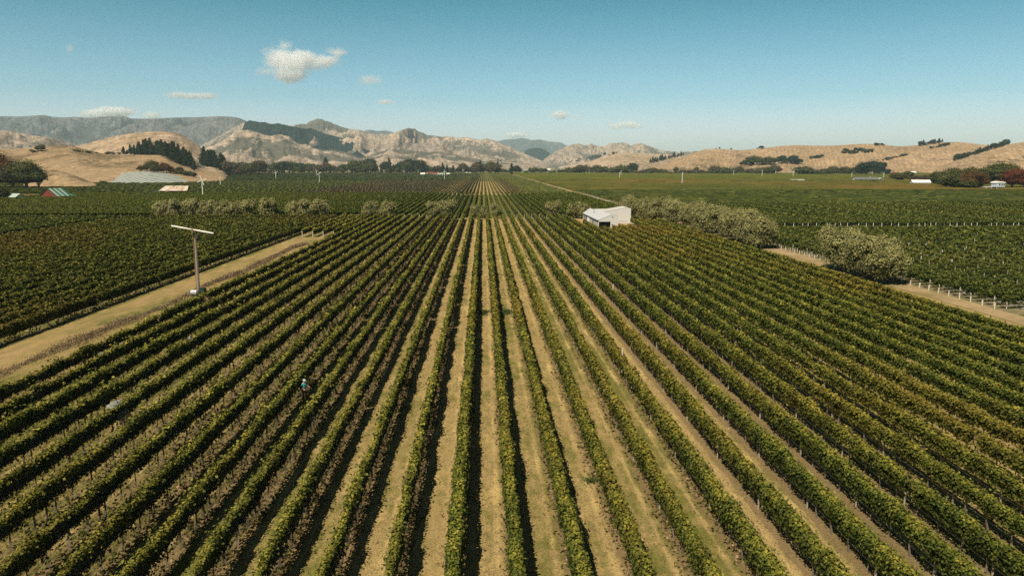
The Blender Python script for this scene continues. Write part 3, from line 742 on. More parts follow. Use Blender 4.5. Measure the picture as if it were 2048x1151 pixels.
M['vine_lime'] = leaf_mat('lime_vine_leaf', [(0.0, (0.050, 0.062, 0.013)), (0.5, (0.095, 0.105, 0.020)), (1.0, (0.160, 0.150, 0.030))], (0.24, 0.135, 0.035), 0.006, transl=.1, patch_lo=.42, patch_hi=.6)
def build_far():
    grow = lambda x, a: max(a, abs(x)/.72-30)
    hull_rows('vine_rows', [X0+S*k for k in range(-46, 10)], lambda x: 497., lambda x: 915., 5, M['vine_brown'], 'browning straight vine rows beyond the second headland', cat='vineyard')
    hull_rows('vine_rows', [X0+S*k for k in range(10, 22)], lambda x: 497., lambda x: 1900., 14, M['vine_far'], 'green vine rows beside the far end of the dirt track', cat='vineyard')
    hull_rows('vine_rows', [X0+S*k for k in range(-230, -46)], lambda x: grow(x, 497), lambda x: 915., 5, M['vine_far'], 'dense green vine rows spreading left beyond the second headland', cat='vineyard')
    hull_rows('vine_rows', [X0+S*k for k in range(-480, 10)], lambda x: max(grow(x, 925), (-x-560)*3+925 if x < -560 else 0), lambda x: 1900., 26, M['vine_far'], 'far green vine rows reaching the trees on the plain', cat='vineyard', h=1.9)
    hull_rows('vine_rows', [X0+S*k for k in range(int(541/S), int(1020/S))], lambda y: 68., lambda y: y*.74+10, 14, M['vine_lime'], 'yellow-green vine rows on the right, beyond the dark green block', along='X', cat='vineyard')
    hull_rows('vine_rows', [X0+S*k for k in range(int(1035/S), int(1900/S), 1)], lambda y: 68., lambda y: y*.74+10, 30, M['vine_far'], 'far green vine rows right of the track', along='X', cat='vineyard', h=1.9)
def build_end_posts():
    b = MB()
    for k in range(-60, 23):
        x = X0+S*k; r_ = random.uniform(.05, .09)
        b.box(x-r_, x+r_, 496.6, 496.7, 0, 1.4)
        if random.random() < .7: b.box(x-.5, x+.5, 495.2, 496.4, 0.0, .25)
    tag(b.build('end_posts', M['guard']), 'pale end posts and anchor mounds along the second headland', 'post', kind='stuff')
def build_cross():
    y = 62.0; i = 0; idx = 0
    # rows at right angles to the track; white guards on their end posts
    while y < 539:
        if 206 < y < 221: y = 221.4
        xe = y*.73 + 8
        if xe > 75:
            L = round(xe/36)*36.0 + 30 - 67.4
            near = y < 165
            if idx < 92:
                kind = 'young' if near else 'bushy'
                lod = lod_c1 if y < 130 else (lod_c2 if y < 250 else lod_far)
                lab = ('young netted' if near else 'dark green') + ' vine row at right angles to the track, ' + ORD[idx] + ' from the front'
                root = empty('vine_row', (67.4, y, 0), lab, 'vine row', 'vine rows at right angles to the track, ' + ('front' if y < 110 else 'middle' if y < 214 else 'back'), -math.pi/2)
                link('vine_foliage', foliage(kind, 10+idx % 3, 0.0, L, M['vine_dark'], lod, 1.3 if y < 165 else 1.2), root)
                link('end_post', post_one(M['guard'], .8, .075), root, (0, -.7, 0))
                link('end_post', post_one(M['guard'], 1.3, .06), root, (0, .9, 0))
                if near:
                    o = link('posts', posts_mesh(5.5, L-1, 5.5, M['post'], 1.9), root); o['kind'] = 'stuff'
            idx += 1
        y += 2.45 if y < 206 else 2.7
    hull_rows('vine_rows', list(np.arange(y0_far, 539, 2.7)), lambda y: 67.5, lambda y: y*.73+12, 5, M['vine_dark'], 'dark green vine rows of the right block, seen as one even sheet', along='X', cat='vineyard')
# where the single rows of the right block stop
y0_far = 62.0; _i = 0; _y = 62.0
while _i < 92 and _y < 539:
    if 206 < _y < 221: _y = 221.4
    if _y*.73+8 > 75: _i += 1
    _y += 2.45 if _y < 206 else 2.7
y0_far = _y

# ------------------------------------------------------------------ trees
def crown_mesh(name, blobs, leaf, n, mat, seed, core=.80, up=.35, droop=0.0):
    """blobs: (x,y,z,rx,rz). Leaf faces over lumpy blob surfaces plus cores painted dark as inner shade"""
    g = np.random.default_rng(seed)
    area = np.array([b[3]*b[4] for b in blobs]); cnts = (n*area/area.sum()).astype(int)+3
    cs, ns = [], []; V0, F0 = [], []; off = 0
    for (x, y, z, rx, rz), c in zip(blobs, cnts):
        d = g.normal(0, 1, (c, 3)); d /= np.linalg.norm(d, axis=1)[:, None]
        low = d[:, 2] < -.35; d[low, 2] *= -.4
        th = np.arctan2(d[:, 1], d[:, 0])
        lump = 1 + .16*np.sin(3*th+seed+x)*np.cos(4*d[:, 2]+seed) + .12*np.sin(7*th+2*seed)*np.sin(6*d[:, 2])
        rr = (g.uniform(.70, 1.10, c)*lump)[:, None]
        p = np.array([x, y, z]) + d*np.array([rx, rx, rz])*rr
        p[:, 2] -= droop*np.abs(g.normal(0, 1, c))*(1-np.abs(d[:, 2]))
        cs.append(p); ns.append(d + np.array([0, 0, up]))
        k, m = 6, 4
        for i in range(m+1):
            ph = -math.pi/2 + math.pi*i/m
            for j in range(k):
                a = 2*math.pi*j/k
                w = core*g.uniform(.82, 1.08)
                V0.append((x+rx*w*math.cos(ph)*math.cos(a), y+rx*w*math.cos(ph)*math.sin(a), z+rz*w*math.sin(ph)))
        for i in range(m):
            for j in range(k): F0.append((off+i*k+j, off+i*k+(j+1) % k, off+(i+1)*k+(j+1) % k, off+(i+1)*k+j))
        off += k*(m+1)
    c = np.vstack(cs); c[:, 2] = np.maximum(c[:, 2], .15)
    V1, F1 = kites(c, np.full(len(c), leaf), np.vstack(ns), .40)
    V0 = np.array(V0); V0[:, 2] = np.maximum(V0[:, 2], .1)
    # painted light: leaves paler towards the top, cores dark as if shaded
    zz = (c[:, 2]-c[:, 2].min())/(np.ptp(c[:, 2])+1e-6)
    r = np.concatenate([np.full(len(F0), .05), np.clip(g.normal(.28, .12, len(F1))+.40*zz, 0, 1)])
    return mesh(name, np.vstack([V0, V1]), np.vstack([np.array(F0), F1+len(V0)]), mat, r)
def trunk_tree(h, r, seed, limbs=4, lean=.05):
    q = random.Random(seed); b = MB()
    b.tube([(0, 0, -.1), (q.uniform(-lean, lean)*h, q.uniform(-lean, lean)*h, h*.45), (q.uniform(-lean, lean)*h, q.uniform(-lean, lean)*h, h*.8)], [r, r*.7, r*.3], 7)
    for k in range(limbs):
        a = q.uniform(0, 6.28); s = h*q.uniform(.14, .34); e = h*q.uniform(.5, .75)
        b.tube([(0, 0, s), (math.cos(a)*h*.12, math.sin(a)*h*.12, (s+e)/2), (math.cos(a)*h*.24, math.sin(a)*h*.24, e)], [r*.5, r*.35, r*.15], 5)
    return b.mesh('trunk', M['bark'])
TREES = {}
def tree_kind(kind, var, mat, hi=False):
    """unit tree meshes: real-size height 1 is scaled by the tree's height (leaf sizes follow)"""
    k = (kind, var, mat, hi)
    if k in TREES: return TREES[k]
    q = random.Random(hash((kind, var)) % 9999 if False else (len(kind)*131+var*17)); seed = len(kind)*31+var*5+1
    if kind == 'willow':       # 7 m, foliage to the ground, rounded multi-domed
        B = [(0, 0, 3.8, 2.0, 2.5), (0, 0, 2.1, 2.3, 1.9)]
        for i in range(12):
            a = i*.62+q.uniform(-.2, .2); rr = q.uniform(1.2, 2.3)
            B.append((math.cos(a)*rr, math.sin(a)*rr, q.uniform(1.6, 5.5), q.uniform(.85, 1.4), q.uniform(1.0, 1.6)))
        cr = crown_mesh('crown', B, .19 if hi else .30, 14500 if hi else 4400, M[mat], seed, .76, .35, .45); h = 6.9; tr = trunk_tree(6.5, .28, seed, 5, .03)
    elif kind == 'pine':       # 20 m
        B = []
        for i in range(8):
            z = 3.5+i*2.2; r = 3.9*(1-(i/8)**1.3)+.5
            B.append((q.uniform(-.5, .5), q.uniform(-.5, .5), z, r, 2.1))
        for i in range(5):
            a = q.uniform(0, 6.28); z = q.uniform(4, 13); r = 3.2*(1-z/21); B.append((math.cos(a)*r, math.sin(a)*r, z, 1.7, 1.9))
        cr = crown_mesh('crown', B, .95, 1300, M[mat], seed, .82, .3); h = 21; tr = trunk_tree(19, .4, seed, 0)
    elif kind == 'round':      # 12 m broad crown
        B = [(0, 0, 7.0, 4.2, 3.9), (0, 0, 4.4, 4.4, 2.8)]
        for i in range(8):
            a = i*.78+q.uniform(-.3, .3); rr = q.uniform(2.2, 3.8); B.append((math.cos(a)*rr, math.sin(a)*rr, q.uniform(3.6, 8.6), q.uniform(1.7, 2.6), q.uniform(1.6, 2.4)))
        cr = crown_mesh('crown', B, .34 if hi else .75, 9000 if hi else 1500, M[mat], seed, .80); h = 11.5; tr = trunk_tree(10.5, .45, seed, 4)
    elif kind == 'column':     # poplar
        B = [(q.uniform(-.3, .3), q.uniform(-.3, .3), 1.5+i*2.0, 1.7*(1-((i-2.5)/8)**2), 1.9) for i in range(8)]
        cr = crown_mesh('crown', B, .6, 900, M[mat], seed, .8); h = 17; tr = trunk_tree(15, .3, seed, 0)
    elif kind == 'gum':        # tall open crown
        B = []
        for i in range(11):
            a = q.uniform(0, 6.28); rr = q.uniform(.5, 4.6); B.append((math.cos(a)*rr, math.sin(a)*rr, q.uniform(6, 15), q.uniform(1.6, 2.8), q.uniform(1.4, 2.3)))
        cr = crown_mesh('crown', B, .75, 1700, M[mat], seed, .72); h = 17.5; tr = trunk_tree(15.5, .5, seed, 6, .08)
    elif kind == 'bush':
        B = [(0, 0, 1.4, 2.0, 1.5)] + [(q.uniform(-2, 2), q.uniform(-1.2, 1.2), q.uniform(.8, 1.6), q.uniform(.9, 1.5), q.uniform(.8, 1.2)) for i in range(4)]
        cr = crown_mesh('crown', B, .42, 420, M[mat], seed, .8); h = 3.0; tr = trunk_tree(2.2, .12, seed, 2)
    TREES[k] = (cr, tr, h); return TREES[k]
NAMES = {'willow': 'shelter_tree', 'pine': 'pine_tree', 'round': 'broadleaf_tree', 'column': 'poplar_tree', 'gum': 'gum_tree', 'bush': 'bush'}
_tc = [0]
def tree(kind, mat, X, Y, Z, H_, label, group=None, wide=1.0, hi=False, rz=None, var=None):
    _tc[0] += 1
    v = (_tc[0] % (4 if kind in ('willow', 'pine', 'round') else 2)) if var is None else var
    cr, tr, h = tree_kind(kind, v, mat, hi); s = H_/h
    root = empty(NAMES[kind], (X, Y, Z-.1), label, 'bush' if kind == 'bush' else 'tree', group, random.uniform(0, 6.28) if rz is None else rz)
    root.scale = (s*wide, s*wide, s)
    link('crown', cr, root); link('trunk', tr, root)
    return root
def belt(px0, px1, py0, py1, n, kinds, hpx, label='', group=None, Y=None, jit=2.0, wide=(1.0, 1.45), onhill=True):
    """trees spread along a line of the landscape"""
    for i in range(n):
        t = (i+.5)/n + random.uniform(-.4, .4)/n
        px = px0+(px1-px0)*(i+.5+random.uniform(-.4, .4)*0+(t*n-i-.5))/n; py = py0+(py1-py0)*t + random.uniform(-jit, jit)
        if Y: X_, Y_, _ = at(px, 332, Y*random.uniform(.93, 1.05)); Z_ = float(hmax([X_], [Y_])[0])
        else:
            p = place(px, py)
            if p is None: continue
            X_, Y_, Z_ = p
        k, m = random.choice(kinds); H_ = (hpx[0]*.75 + (hpx[1]*1.15-hpx[0]*.75)*random.random()**1.3)*Y_/F
        tree(k, m, X_, Y_, Z_, H_, label + (', ' + ORD[i] + ' from left' if n > 1 else ''), group, random.uniform(*wide))

def build_shelter():
    # line of shelter trees along the headland
    xs = [327, 350, 380, 415, 440, 466, 492, 537, 590, 614, 642, 738, 774, 870, 893, 950, 969, 992, 1105, 1147, 1167]
    clus = {327: 'left end of the leftmost clump of headland trees', 350: 'middle of the leftmost clump of headland trees', 380: 'right end of the leftmost clump of headland trees',
      415: 'left end of the clump below the four-blade fan', 440: 'second from left in the clump below the four-blade fan', 466: 'third from left in the clump below the four-blade fan', 492: 'right end of the clump below the four-blade fan',
      537: 'standing alone between two clumps on the headland', 590: 'left of three at the end of the grass lane', 614: 'middle of three at the end of the grass lane', 642: 'right of three at the end of the grass lane',
      738: 'left one of a close pair on the headland', 774: 'right one of a close pair on the headland', 870: 'left half of the small clump just left of the middle rows', 893: 'right half of the small clump just left of the middle rows',
      950: 'left of three small trees in line with the middle rows', 969: 'middle of three small trees in line with the middle rows', 992: 'right of three small trees in line with the middle rows',
      1105: 'standing alone left of the white house', 1147: 'touching the back left of the white house, left one', 1167: 'touching the back left of the white house, right one'}
    for i, px in enumerate(xs):
        Y = 267.5 + random.uniform(-1, 1.5); X = (px-966)/F*Y*1.0
        X = at(px, 420, Y)[0]
        tree('willow', 'willow', X, Y, 0, (7.4 if px < 700 else 6.9 if px < 940 else 5.6 if px < 1000 else 6.4)*random.uniform(.93, 1.06), 'olive-grey shelter tree, ' + clus[px],
             'shelter trees along the headland', 1.16 if px < 940 or px > 1000 else .85)
    L = [(63.6, 116, 7.3, 1.12, 'nearest one at the right end'), (64.2, 123, 7.2, 1.1, 'in the middle of the front clump'),
         (64.0, 131, 7.5, 1.12, 'left end of the front clump by the gap'),
         (63.3, 168, 7.6, 1.12, 'right end of the second clump beyond the gap'), (63.3, 176, 7.9, 1.12, 'second from right in the second clump'), (63.0, 184.5, 7.9, 1.15, 'third from right in the second clump'),
         (62.9, 195, 8.0, 1.15, 'middle of the long line towards the house'), (62.4, 207, 8.0, 1.15, 'next towards the house along the long line'),
         (61.8, 219, 8.2, 1.15, 'in front of the yard fence end'), (60.5, 234, 7.8, 1.2, 'beside the right edge of the dirt yard'), (58.0, 249, 8.0, 1.15, 'at the back of the dirt yard'),
         (56.5, 262, 7.8, 1.15, 'behind the right wing of the house, right one'), (51.5, 264, 8.0, 1.1, 'behind the right wing of the house, left one')]
    for i, (x, y, h, w, lab) in enumerate(L):
        tree('willow', 'willow', x, y, 0, h*1.08, 'big shelter tree by the track, ' + lab, 'shelter trees along the dirt track', w*1.13, hi=True)

def build_far_trees():
    # big dark trees at the left edge
    for px, py, hp, k, m, w, lab in [(-12, 378, 80, 'round', 'autumn', 1.1, 'cut by the left edge'), (22, 372, 60, 'round', 'brown_tree', 1.3, 'second from the left edge'),
          (50, 374, 62, 'round', 'broad', 1.4, 'broad middle crown'), (74, 375, 48, 'gum', 'broad', 1.2, 'leaning right-hand crown')]:
        Y = 610; X = at(px, 340, Y)[0]
        tree(k, m, X, Y, 0, hp*Y/F, 'big dark tree of the clump left of the tan mound, ' + lab, 'big dark trees at the left edge', w, hi=(k == 'round'))
    for px, py, hp, k, m, lab in [(2, 402, 32, 'round', 'broad', 'dark tree in front of the small house at the left edge'), (18, 398, 16, 'bush', 'broad', 'dark bush beside the small house at the left edge'),
          (85, 398, 12, 'bush', 'broad', 'dark bush hiding the left side of the red barn'), (96, 398, 11, 'bush', 'broad', 'dark bush before the door of the red barn'), (62, 400, 10, 'bush', 'brown_tree', 'low grey bush left of the red barn'),
          (48, 400, 9, 'bush', 'broad', 'low dark bush next to the white tank'), (113, 374, 19, 'round', 'autumn', 'brown leafless tree at the foot of the tan mound'), (150, 374, 12, 'round', 'autumn', 'small rusty tree right of the tan mound'),
          (135, 374, 7, 'bush', 'broad', 'small bush at the right foot of the mound'), (205, 369, 9, 'bush', 'broad', 'dark bush below the netted slope'), (380, 389, 13, 'bush', 'broad', 'dark bush at the right end of the rusty shed'),
          (372, 389, 10, 'bush', 'autumn', 'brown bush touching the rusty shed'), (168, 373, 7, 'bush', 'autumn', 'reddish bush at the foot of the pasture')]:
        X, Y = ground(px, py); tree(k, m, X, Y, 0, hp*Y/F, lab, None, 1.15)
    for px, py, hp in [(84, 303, 15), (76, 303, 12)]:
        p = place(px, py)
        if p: tree('round', 'broad', *p, hp*p[1]/F, 'lone round dark tree on the tan saddle, ' + ('right crown' if px > 80 else 'left crown'), None, 1.25)
    belt(60, 72, 304, 304, 2, [('bush', 'broad')], (5, 6), 'low dark shrub beside the lone tree on the saddle', 'shrubs on the saddle')
    belt(145, 195, 302, 307, 6, [('bush', 'broad')], (3, 4.5), 'small dark shrub along the bench of the tan pasture', 'shrubs on the pasture bench', jit=1)
    belt(208, 240, 308, 309, 4, [('bush', 'broad')], (3, 5), 'small dark shrub left of the pine stand', 'shrubs left of the pine stand', jit=1)
    g = 'pines of the stand on the left hill'
    belt(243, 262, 309, 309, 3, [('pine', 'pine')], (13, 17), 'small dark pine at the left end of the hill stand', g, jit=.5)
    belt(268, 334, 309.5, 310, 15, [('pine', 'pine')], (21, 29), wide=(1.3, 1.8), label= 'tall dark pine on the crest part of the hill stand', group=g, jit=.6)
    belt(326, 385, 312, 333, 20, [('pine', 'pine')], (24, 31), wide=(1.3, 1.8), label= 'tall dark pine where the hill stand runs downhill', group=g, jit=2)
    belt(345, 392, 322, 341, 12, [('pine', 'pine')], (22, 28), wide=(1.3, 1.8), label= 'dark pine at the lower edge of the hill stand', group=g, jit=2)
    belt(404, 450, 328, 342, 13, [('pine', 'pine')], (24, 30), wide=(1.3, 1.8), label= 'dark pine of the smaller stand right of the gully', group='pines right of the gully', jit=2)
    belt(278, 345, 341, 345, 13, [('round', 'autumn'), ('round', 'broad'), ('bush', 'broad'), ('round', 'autumn')], (10, 19), 'autumn-coloured tree above the netted slope', 'autumn trees above the netted slope')
    belt(345, 390, 346, 354, 8, [('round', 'brown_tree'), ('bush', 'broad'), ('round', 'broad')], (9, 15), 'brownish tree at the right end of the netted slope', 'brown trees right of the netted slope')
    belt(452, 520, 350, 350, 12, [('round', 'brown_tree'), ('round', 'broad'), ('round', 'brown_tree')], (16, 27), 'brown-grey tree in the belt right of the pines', 'brown belt right of the pines')
    belt(440, 560, 338, 336, 12, [('round', 'broad'), ('pine', 'pine')], (7, 13), 'dark tree on the rise behind the brown belt', 'dark trees behind the brown belt', Y=1500)
    belt(520, 850, 342, 342, 44, [('round', 'broad'), ('round', 'broad'), ('round', 'brown_tree'), ('column', 'broad'), ('pine', 'pine')], (11, 24), 'mixed tree of the long belt below the tan foothills', 'long tree belt on the plain', Y=1990, wide=(1.2, 1.7))
    belt(540, 860, 340, 340, 30, [('round', 'broad'), ('pine', 'pine'), ('round', 'pine')], (17, 27), 'dark tree at the back of the long belt', 'back row of the long belt', Y=2150, wide=(1.2, 1.7))
    belt(850, 1000, 342, 342, 22, [('round', 'brown_tree'), ('round', 'broad'), ('round', 'brown_tree'), ('pine', 'pine')], (13, 23), 'brown-grey tree behind the white farm buildings', 'trees behind the farm buildings', Y=1960, wide=(1.2, 1.7))
    belt(1005, 1140, 340, 340, 16, [('round', 'broad'), ('bush', 'broad'), ('round', 'pine')], (5, 13), 'small dark tree around the far end of the track', 'trees at the far end of the track', Y=2150, wide=(1.2, 1.7))
    X, Y, _ = at(1023, 340, 1700); tree('column', 'pine', X, Y, 0, 22*Y/F, 'single tall dark column-shaped tree at the far end of the track', None, 1.5)
    X, Y, _ = at(1033, 340, 1950); tree('round', 'pine', X, Y, 0, 17*Y/F, 'dark round tree behind the column-shaped tree', None, 1.2)
    belt(1140, 1260, 341, 341, 20, [('round', 'brown_tree'), ('round', 'broad'), ('bush', 'broad')], (9, 17), 'brownish tree of the belt right of the track end', 'tree belt right of the track', Y=2000, wide=(1.1, 1.6))
    X, Y, _ = at(1265, 340, 1950); tree('round', 'pine', X, Y, 0, 23*Y/F, 'large dark round tree rising above the belt before the low tan hill', None, 1.1)
    belt(1265, 1420, 341, 341, 22, [('bush', 'broad'), ('round', 'broad'), ('round', 'autumn'), ('bush', 'brown_tree')], (5, 12), "low olive tree of the belt at the right hills' foot", 'low belt before the right hills', Y=1850, wide=(1.3, 1.9))
    for px in (1352, 1393): X, Y, _ = at(px, 340, 1840); tree('round', 'broad', X, Y, 0, 15*Y/F, 'separate rounder tree above the low belt, ' + ('left one' if px < 1370 else 'right one'), None, .9)
    belt(1420, 1560, 341, 341, 24, [('bush', 'broad'), ('round', 'broad'), ('round', 'brown_tree')], (9, 18), 'olive tree of the belt below the right hills', 'middle belt before the right hills', Y=1800, wide=(1.3, 1.9))
    belt(1480, 1600, 330, 326, 24, [('round', 'broad'), ('round', 'pine')], (10, 17), 'dark tree on the lower slope of the golden hills', 'dark grove on the lower slope', wide=(1.1, 1.6))
    belt(1300, 1368, 327, 311, 16, [('pine', 'pine')], (8, 12), 'dark pine of the square block on the tan hill', 'pine block on the tan hill', wide=(1.3, 1.8), jit=1)
    belt(1135, 1235, 325, 308, 14, [('bush', 'pine'), ('round', 'broad')], (3, 6), 'scrubby tree along the gully of the low hill', 'gully scrub on the low hill', jit=1.5, wide=(1.3, 1.9))
    belt(1430, 1440, 298, 298, 2, [('round', 'pine')], (3, 4), 'tiny ridge-top tree left of the golden crest', 'ridge-top trees left', jit=.3)
    belt(1460, 1525, 300, 297.5, 14, [('pine', 'pine'), ('round', 'pine')], (4, 7), 'small dark tree along the crest of the golden hills', 'ridge-top line of trees', jit=.3, wide=(1.2, 1.8))
    belt(1748, 1768, 291, 291, 5, [('round', 'pine')], (4, 7), 'dark tree of the small clump on the skyline', 'skyline clump', jit=.4, wide=(1.2, 1.8))
    belt(1686, 1746, 304, 306, 16, [('bush', 'broad'), ('round', 'pine')], (4, 8), 'dark shrub of the scrubby patch halfway up the golden hill', 'scrub halfway up the hill', jit=3, wide=(1.3, 2))
    belt(1620, 1645, 318, 316, 6, [('round', 'pine')], (5, 8), 'dark tree of the oval clump on the golden slope', 'oval clump', jit=1.5, wide=(1.3, 1.8))
    belt(1765, 1812, 322, 311, 12, [('bush', 'pine'), ('round', 'pine')], (3, 5), 'dark tree of the thin hedge line climbing the hill', 'hedge line on the hill', jit=.5, wide=(1.4, 2))
    belt(1838, 1888, 293, 284.5, 16, [('pine', 'pine'), ('round', 'pine')], (7, 11), 'dark tree of the upper stand on the right skyline', 'upper stand on the right skyline', jit=1, wide=(1.2, 1.8))
    belt(1858, 1897, 297.5, 291.5, 10, [('round', 'pine')], (4, 7), 'dark tree of the lower strip below the upper stand', 'lower strip below the skyline stand', jit=.6, wide=(1.3, 1.8))
    belt(1906, 2022, 322, 286.5, 34, [('pine', 'pine'), ('round', 'pine')], (6, 11), 'dark tree of the diagonal strip down the right hill', 'diagonal tree strip', jit=1.5, wide=(1.2, 1.8))
    belt(1720, 1780, 345, 345, 11, [('gum', 'broad'), ('gum', 'pine'), ('round', 'pine')], (18, 31), 'tall open gum tree below the golden hills', 'tall gum group', Y=1500, wide=(.9, 1.2))
    belt(1600, 1725, 343, 343, 22, [('round', 'broad'), ('bush', 'broad'), ('round', 'brown_tree')], (9, 17), 'olive tree of the belt left of the tall gums', 'belt left of the tall gums', Y=1650, wide=(1.3, 1.8))
    belt(1785, 1880, 356, 354, 16, [('round', 'broad'), ('round', 'brown_tree'), ('round', 'autumn')], (10, 19), 'mixed tree in the grove behind the white shed', 'grove behind the white shed', Y=980, wide=(1.1, 1.5))
    belt(1690, 1790, 361, 361, 12, [('bush', 'broad'), ('bush', 'broad'), ('bush', 'autumn')], (3, 6), 'low bush around the long grey roof', 'bushes round the long grey roof', Y=880, wide=(1.4, 2))
    belt(1868, 2052, 330, 328, 20, [('round', 'broad'), ('round', 'broad')], (26, 42), 'dark green tree in the mass behind the blue-white house', 'dark tree mass behind the blue-white house', Y=760, wide=(1.1, 1.4))
    belt(1885, 1965, 378, 378, 7, [('round', 'broad')], (22, 32), 'olive tree at the front of the mass left of the rust tree', 'front trees left of the rust tree', Y=600, wide=(1.1, 1.4))
    for px, Y, hp, m, lab, w in [(1945, 580, 43, 'autumn', 'rust-orange tree left of the blue-white house', 1.25), (1962, 590, 36, 'autumn', 'smaller rust-orange tree just behind the blue-white house', 1.2),
                              (2028, 585, 47, 'redleaf', 'dark red tree right of the blue-white house', 1.15), (2052, 590, 44, 'redleaf', 'dark red tree cut by the right edge', 1.2)]:
        X = at(px, 340, Y)[0]; tree('round', m, X, Y, 0, hp*Y/F, lab, None, w, hi=True)

# ------------------------------------------------------------------ frost fans
def frost_fan(X, Y, H_, rz, blades, rot, label, group='frost fans in the vineyard', detail=False, blen=2.9, tilt=.1):
    root = empty('frost_fan', (X, Y, 0), label, 'frost fan', group, rz)
    b = MB()
    if detail:
        b.tube([(0, 0, 0), (0, 0, H_*.5), (0, 0, H_-.35)], [.23, .19, .15], 12); b.build('tower', M['tower'], root)
        rg = MB()
        for k in range(26): rg.box(-.16, .16, -.30+.003*k, -.26+.003*k, .5+k*.33, .56+k*.33)
        rg.box(-.18, -.14, -.32, -.25, .3, H_-.9); rg.box(.14, .18, -.32, -.25, .3, H_-.9)
        rg.build('ladder', M['rust'], root)
        MB().box(-.10, .10, -.30, -.24, H_-1.15, H_-.45).build('inspection_slot', M['glass'], root)
        MB().box(-.22, .22, -.45, .3, H_-.35, H_+.05).build('gearbox', M['rust'], root)
        e = MB(); e.box(.50, 1.25, -.75, -.05, .12, 1.10); e.box(.55, 1.20, -.70, -.10, 1.10, 1.18); e.build('engine_housing', M['engine'], root)
        MB().box(.45, 1.30, -.80, 0, 0, .12).build('plinth', M['post'], root)
    else:
        b.tube([(0, 0, -.05), (0, 0, H_)], [.26, .20], 8); b.build('tower', M['white'], root)
        MB().box(-.22, .22, -.4, .35, H_-.15, H_+.3).build('gearbox', M['white'], root)
        MB().box(-.7, .7, .3, 1.3, 0, 1.1).build('engine_housing', M['white'], root)
    for k in range(blades):
        a = rot + 2*math.pi*k/blades
        bl = MB(); w = .19 if not detail else .09
        v = []
        for (r, hw, tw) in ((.1, w*.7, .35), (blen*.5, w*1.1, .18), (blen, w*.9, .06)):
            for sx, sy in ((-1, -1), (1, -1), (1, 1), (-1, 1)):
                lx, ly = sx*hw, sy*.03
                v.append((r, lx*math.sin(tw)+ly*math.cos(tw), lx*math.cos(tw)-ly*math.sin(tw)))
        f = [(0, 1, 2, 3), (11, 10, 9, 8)] + [(i*4+j, i*4+(j+1) % 4, (i+1)*4+(j+1) % 4, (i+1)*4+j) for i in range(2) for j in range(4)]
        bl.add(v, f); o = bl.build('blade', M['white'], root, (0, -.55, H_+.05)); o.rotation_euler = (tilt, -a, 0)
    MB().tube([(0, -.35, H_+.05), (0, -.68, H_+.05)], [.16, .10], 8).build('hub', M['rust'] if detail else M['white'], root)
    return root
def build_fans():
    X, Y = ground(398, 590)
    frost_fan(X, Y, 9.5, R(-10), 2, R(-9), 'tall weathered frost fan with two white blades at the edge of the grass lane', None, True, 3.2, R(8))
    xt, yt = ground(389, 592)
    t = empty('gas_tank', (xt, yt, 0), 'small grey gas tank at the foot of the near frost fan', 'tank')
    b = MB(); b.tube([(-.55, 0, .55), (-.4, 0, .55), (.4, 0, .55), (.55, 0, .55)], [.22, .40, .40, .22], 12); b.build('tank_body', M['galv'], t)
    for s in (-.3, .3): MB().box(s-.06, s+.06, -.3, .3, 0, .2).build('leg', M['post_dark'], t)
    L = [(406, 395, 10, 4, 20, 'white four-blade frost fan right of the rusty shed'), (552, 360, 10, 4, 15, 'white four-blade frost fan above the first gap of the headland trees'),
         (639, 367, 10.5, 2, 35, 'white two-blade frost fan with a slanted blade, left of the middle'), (633, 351, 9, 4, 30, 'small white frost fan just behind the slanted-blade fan'),
         (698, 349, 8, 4, 10, 'small white frost fan before the tan foothills'), (889, 360, 10.5, 4, 5, 'white frost fan beside the red-roofed farm buildings'),
         (926, 348, 9, 4, 40, 'small white frost fan right of the farm buildings'), (1239, 357, 9, 2, 88, 'frost fan with upright blades, left one of the pair right of the track'),
         (1242, 352, 9, 2, 80, 'frost fan with upright blades, right one of the pair right of the track'), (1178, 348, 9, 2, 85, 'thin frost fan just right of the end of the track'),
         (1364, 370, 11.5, 2, 90, 'tall thin frost fan seen edge-on on the yellow-green field'), (1467, 352, 10, 2, 85, 'thin frost fan on the yellow-green field, left of the slim pair'),
         (1524, 354, 11, 2, 88, 'thin frost fan left of the star-shaped one'), (1551, 349, 8, 2, 82, 'small thin frost fan between the two right fans'), (1586, 355, 9.5, 6, 0, 'star-shaped white six-blade frost fan on the right field'),
         (1703, 356, 7.5, 2, 90, 'short thin frost fan left of the long grey roof'), (1767, 357, 8, 2, 88, 'thin frost fan at the right end of the long grey roof'), (1744, 352, 8, 2, 86, 'thin grey frost fan before the tall gums'),
         (1680, 345, 7, 2, 75, 'white fan by the small white building near the gums'), (441, 373, 8, 2, 60, 'dull thin frost fan right of the four-blade fan'), (1322, 346, 7, 2, 88, 'tiny thin frost fan left of the pine block'),
         (1438, 348, 7, 2, 88, 'tiny thin frost fan below the golden crest')]
    for px, py, H_, nb, rot, lab in L:
        X, Y = ground(px, py); H_ = min(H_, 11.5)
        frost_fan(X, Y, H_, R(15 if nb > 2 else (0 if rot < 60 else 70)), nb, R(rot), lab, blen=2.9 if Y < 1200 else 3.3)

